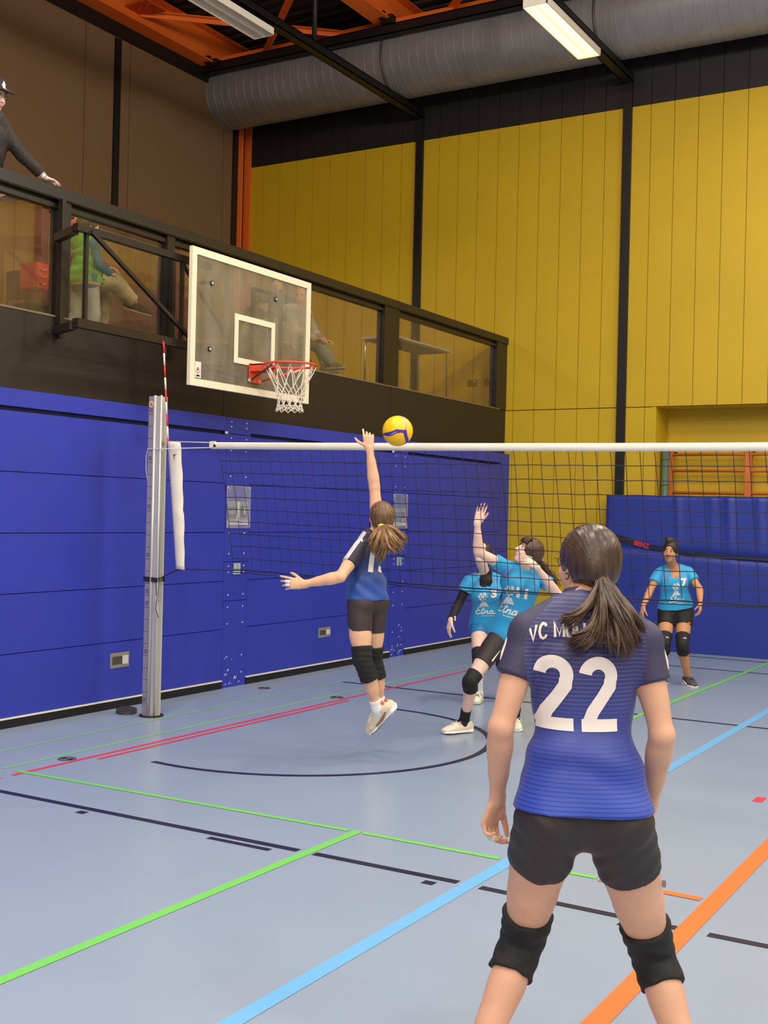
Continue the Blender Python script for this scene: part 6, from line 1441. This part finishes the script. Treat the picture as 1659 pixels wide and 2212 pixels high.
def seated(o, fr, S=1., lean=.1, **kw):
    """joint set for somebody sitting, pelvis at o, facing fr"""
    q = frame_local(o, fr); k = S
    J = dict(pel0=o, hipL=q(-.09 * k, 0, 0), hipR=q(.09 * k, 0, 0), knL=q(-.13 * k, .42 * k, .02), knR=q(.13 * k, .42 * k, .02), anL=q(-.13 * k, .40 * k, -.37 * k), anR=q(.13 * k, .40 * k, -.37 * k),
             shL=q(-.18 * k, lean * k, .46 * k), shR=q(.18 * k, lean * k, .46 * k), elL=q(-.22 * k, (lean + .12) * k, .22 * k), elR=q(.22 * k, (lean + .12) * k, .22 * k), wrL=q(-.08 * k, (lean + .32) * k, .12 * k), wrR=q(.08 * k, (lean + .32) * k, .12 * k),
             neck=q(0, (lean - .0) * k, .53 * k), head=q(0, (lean + .05) * k, .68 * k), face=fr, up=UPV, toeL=fr, toeR=fr, front=nrm(np.cross(UPV, nrm(np.cross(UPV, fr))) * -1), kneefL=nrm(fr * .3 + UPV), kneefR=nrm(fr * .3 + UPV))
    J['front'] = nrm(fr); J['solenL'] = J['solenR'] = UPV
    for sd in 'LR': J['hand' + sd] = dict(fwd=nrm(fr), palm=-UPV, thumb=(np.cross(fr, UPV) if sd == 'L' else -np.cross(fr, UPV)), curls=(.5, .6, .7, .7), thumb_out=.5)
    J.update(kw); return J
def spectators():
    beige = mat('trouser_beige', srgb(196, 184, 140), .8, noise_amt=.06); jean = mat('jeans_light', srgb(160, 178, 178), .8, noise_amt=.08); dark = mat('shirt_dark', srgb(50, 46, 36), .8, noise_amt=.2, noise_scale=30)
    # man leaning on the rail
    fr = dirv(.8, -.5, 0); hd = PX(-13, 208, -7.36)
    q = frame_local(V(hd[0] + .0, hd[1] - .10, 3.2) - nrm(fr) * .10, fr)
    J = dict(pel0=q(0, 0, 0), hipL=q(-.09, -.05, .90), hipR=q(.09, -.05, .90), knL=q(-.10, 0, .48), knR=q(.10, 0, .48), anL=q(-.10, -.05, .09), anR=q(.10, -.05, .09), shL=q(-.19, .02, 1.42), shR=PX(-6, 262, -7.30), elL=q(-.26, -.05, 1.15), elR=PX(46, 335, -7.27), wrL=q(-.25, .05, .95), wrR=PX(96, 384, -7.23),
             neck=PX(-16, 248, -7.38), head=hd, face=dirv(.85, -.45, -.25), up=dirv(.15, -.1, 1), toeL=fr, toeR=fr, front=nrm(fr * V(1, 1, 0)))
    J['solenL'] = J['solenR'] = UPV; J['handR'] = dict(fwd=nrm(PX(150, 405, -7.22) - PX(96, 384, -7.23)), palm=-UPV, thumb=dirv(0, 1, 0), curls=(.1, .12, .15, .2), thumb_out=.5, spread=.08); J['handL'] = dict(fwd=fr, palm=-UPV, thumb=dirv(1, 0, 0))
    e, tp = simple_person('man in a black cap and dark knit sweater leaning on the gallery rail', J, 1.0, SK4, mat('sweater_charcoal', srgb(52, 46, 42), .9, noise_amt=.35, noise_scale=45), mat('trouser_dark', srgb(40, 38, 46), .8), mat('shoe_black', srgb(30, 28, 28), .6), None, h=.008, sleeves=.80)
    c, f, u = J['head'], nrm(J['face']), nrm(J['up']); s = np.cross(f, u); S = 1.05
    F = Field(); F.ell(c + (u * .055 - f * .008) * S, (.090 * S, .108 * S, .098 * S), (s, f, u), k=.01); F.plane(c + u * .040 * S, -u); F.ell(c + (u * .052 + f * .125) * S, (.068 * S, .06 * S, .010 * S), (s, nrm(f - u * .25), nrm(u + f * .25)), k=.012)
    cp = skin_obj('cap', F, .005, mat('cap_black', srgb(40, 34, 32), .8), e)
    tr = bvh(cp); bm = bmesh.new()
    star = []
    for k in range(14): r = (.030 if k % 2 == 0 else .012) * (1 + .3 * math.sin(k * 2)); a = k * math.pi / 7; star.append((r * math.cos(a) * .7, r * math.sin(a)))
    bm.faces.new([bm.verts.new((x, y, 0)) for x, y in star]); bmesh.ops.triangulate(bm, faces=bm.faces)
    decal('cap_emblem', bm, c + (u * .085) * S + f * .25 - s * 0.0 + s * .012, nrm(s), u, -f, tr, M_WPRINT, cp, off=.002, L=.01)
    bm = bmesh.new()
    for q_ in (-1, 1):
        lc = c + (s * q_ * .032 + u * .006 + f * .094) * S; tube(bm, [lc + s * .020 * math.cos(a) + u * .015 * math.sin(a) for a in np.linspace(0, 6.283, 18, endpoint=False)], .0018, 5, closed=True); tube(bm, [lc + s * q_ * .025, c + s * q_ * .085 + f * .0], .0016, 5)
    tube(bm, [c + (-s * .014 + u * .006 + f * .094) * S, c + (s * .014 + u * .006 + f * .094) * S], .0016, 5)
    finish('glasses', bm, mat('glasses_dark', srgb(40, 34, 34), .3), e)
    w_ = lerp(J['elR'], J['wrR'], .93); d = nrm(J['wrR'] - J['elR']); t_, uu, vv = frame_of(d)
    bm = bmesh.new(); tube(bm, [w_ - d * .016, w_ + d * .016], .030, 14); obox(bm, w_ + UPV * .028 - F_ * .012, d, np.cross(UPV, d), UPV, .018, .018, .006, 1); finish('wrist_watch', bm, [M_ALU, mat('watch_face', srgb(150, 160, 170), .2)], e)
    # child in the green vest
    fr = dirv(.62, .62, 0); X = -7.62; pel = PX(184, 622, X); q = frame_local(pel, fr); k = .68
    J = dict(pel0=pel, hipL=q(-.07, 0, 0), hipR=q(.07, 0, 0), knL=q(-.07, -.04, -.24), knR=q(.07, .05, -.24), anL=q(-.07, -.14, pel[2] * 0 - (pel[2] - 3.2) + .07), anR=q(.08, .05, -(pel[2] - 3.2) + .07), shL=q(-.115, 0, .37), shR=q(.115, 0, .37), elL=q(-.15, .05, .20), elR=q(.165, .03, .19), wrL=q(-.10, .20, .14), wrR=q(.14, .17, .13),
             neck=q(0, 0, .42), head=q(0, .02, .555), face=dirv(.75, .55, -.1), up=UPV, toeL=fr, toeR=fr, front=fr); J['solenL'] = J['solenR'] = UPV
    for sd in 'LR': J['hand' + sd] = dict(fwd=dirv(.7, .5, -.2), palm=-UPV, thumb=dirv(-.5, .5, 0), curls=(.5, .6, .7, .7), sc=.8)
    e, tp = simple_person('small child in a green hooded vest and light trousers standing behind the glass', J, k, SK4, mat('sleeve_teal', srgb(40, 130, 160), .8), mat('trouser_pale', srgb(190, 205, 200), .8, noise_amt=.06), mat('shoe_black', (0, 0, 0)), hair_mat('hair_child', srgb(70, 48, 34), srgb(120, 88, 60)), h=.007, headsc=1.38, fat=1.2)
    gm = mat('vest_green', srgb(120, 200, 60), .7, noise_amt=.06); F = torso_field(J, .040, S=k); F.chain([pel + UPV * .12, pel + UPV * .035], [(.16, .135), (.158, .133)], side=nrm(J['hipR'] - J['hipL']), k=.04)
    F.ell(pel + UPV * .06, (.15, .13, .08), k=.04); F.plane(pel + UPV * .02, -UPV); F.chain([J['neck'], J['head']], [.07, .07], k=.01, op='sub')
    for sd in 'LR': F.plane(J['sh' + sd] + nrm(J['sh' + sd] - J['neck']) * .03, nrm((J['sh' + sd] - J['neck']) * V(1, 1, 0)))
    vs = skin_obj('vest', F, .007, gm, e, disp=lambda v: fold(.05, .003, 5)(v) + .004 * np.sin(v[:, 2] * 75))
    F = Field(); F.ell(J['neck'] - fr * .085 - UPV * .03, (.085, .05, .085), (np.cross(fr, UPV), fr, UPV), k=.02); F.ell(J['neck'] - fr * .05 + UPV * .025, (.085, .06, .035), (np.cross(fr, UPV), fr, UPV), k=.03); skin_obj('hood', F, .007, gm, vs, disp=fold(.04, .003, 6))
    F = Field(); F.chain([pel + UPV * .038, pel + UPV * .006], [(.160, .135)] * 2, side=nrm(J['hipR'] - J['hipL']), k=.01, cap0=True, cap1=True); skin_obj('knit_waistband', F, .006, mat('band_cream', srgb(215, 190, 140), .8), vs)
    # seated adult behind the child
    X = -7.95; fr = dirv(.95, .1, 0); pel = PX(150, 628, X); pel[2] = 3.74; J = seated(pel, fr, 1.0, lean=.06)
    J.update(knR=PX(243, 606, -7.78), anR=PX(288, 652, -7.74), knL=PX(226, 628, -8.0), anL=PX(212, 712, -7.95), toeR=dirv(.95, .0, -.25), toeL=dirv(1, 0, 0), kneefR=dirv(.2, 0, 1)); J['anL'][2] = 3.29
    J['solenR'] = dirv(.3, -.2, 1); J.update(wrR=PX(228, 580, -7.8), wrL=PX(222, 586, -8.1))
    simple_person('seated adult in beige trousers with one leg crossed behind the green vested child', J, 1.0, SK2, mat('top_dusty_red', srgb(176, 84, 84), .8), beige, mat('boot_dark', srgb(58, 52, 38), .7), hair_mat('hair_adult', srgb(50, 36, 26), srgb(90, 64, 44)), h=.008, fat=1.15)
    # three spectators behind the board
    def trio(px, py, X, fr, S, label, top, tr, hm, cap=False, lean=.12, knee=None, ud=None, **kw):
        hd = PX(px, py, X); o = hd - UPV * .68 * S - nrm(fr) * (lean + .05) * S; o[2] = max(o[2], 3.70)
        J = seated(o, fr, S, lean=lean); dz = hd - J['head']
        for a in ('head', 'neck', 'shL', 'shR', 'elL', 'elR', 'wrL', 'wrR'): J[a] = J[a] + dz * (1 if a in ('head', 'neck') else .8)
        if not knee:
            for a in ('anL', 'anR'): J[a] = V(J[a][0], J[a][1], 3.29)
        J.update(kw); return simple_person(label, J, S, SK2, top, tr, mat('shoe_pattern', srgb(150, 145, 110), .6, noise_amt=.4, noise_scale=60), hm, h=.009)
    trio(652, 640, -7.75, dirv(.85, -.5, 0), 1.0, 'seated bald man in a pale hooded top, rightmost of the three behind the board', mat('hoodie_pale', srgb(205, 200, 180), .8, noise_amt=.06), jean, None, lean=.02, knee=1, face=dirv(-.2, -.95, -.2), knR=PX(684, 742, -7.72), knL=PX(690, 735, -7.98), anR=PX(716, 782, -7.66), anL=PX(704, 790, -7.9))
    trio(600, 612, -8.6, dirv(0, -1, 0), 1.0, 'seated person in dark clothes, middle one of the three behind the board', dark, mat('trouser_dark', (0, 0, 0)), hair_mat('hair_mid', srgb(36, 28, 22), srgb(60, 46, 36)), face=dirv(-.1, -1, -.1))
    trio(567, 652, -7.75, dirv(.9, -.4, 0), .95, 'seated person in profile with beige trousers, leftmost of the three behind the board', dark, beige, hair_mat('hair_left', srgb(50, 38, 26), srgb(80, 60, 40)), face=dirv(.95, -.25, -.2))
player22(); spiker(); player11(); player3(); player7(); spectators()
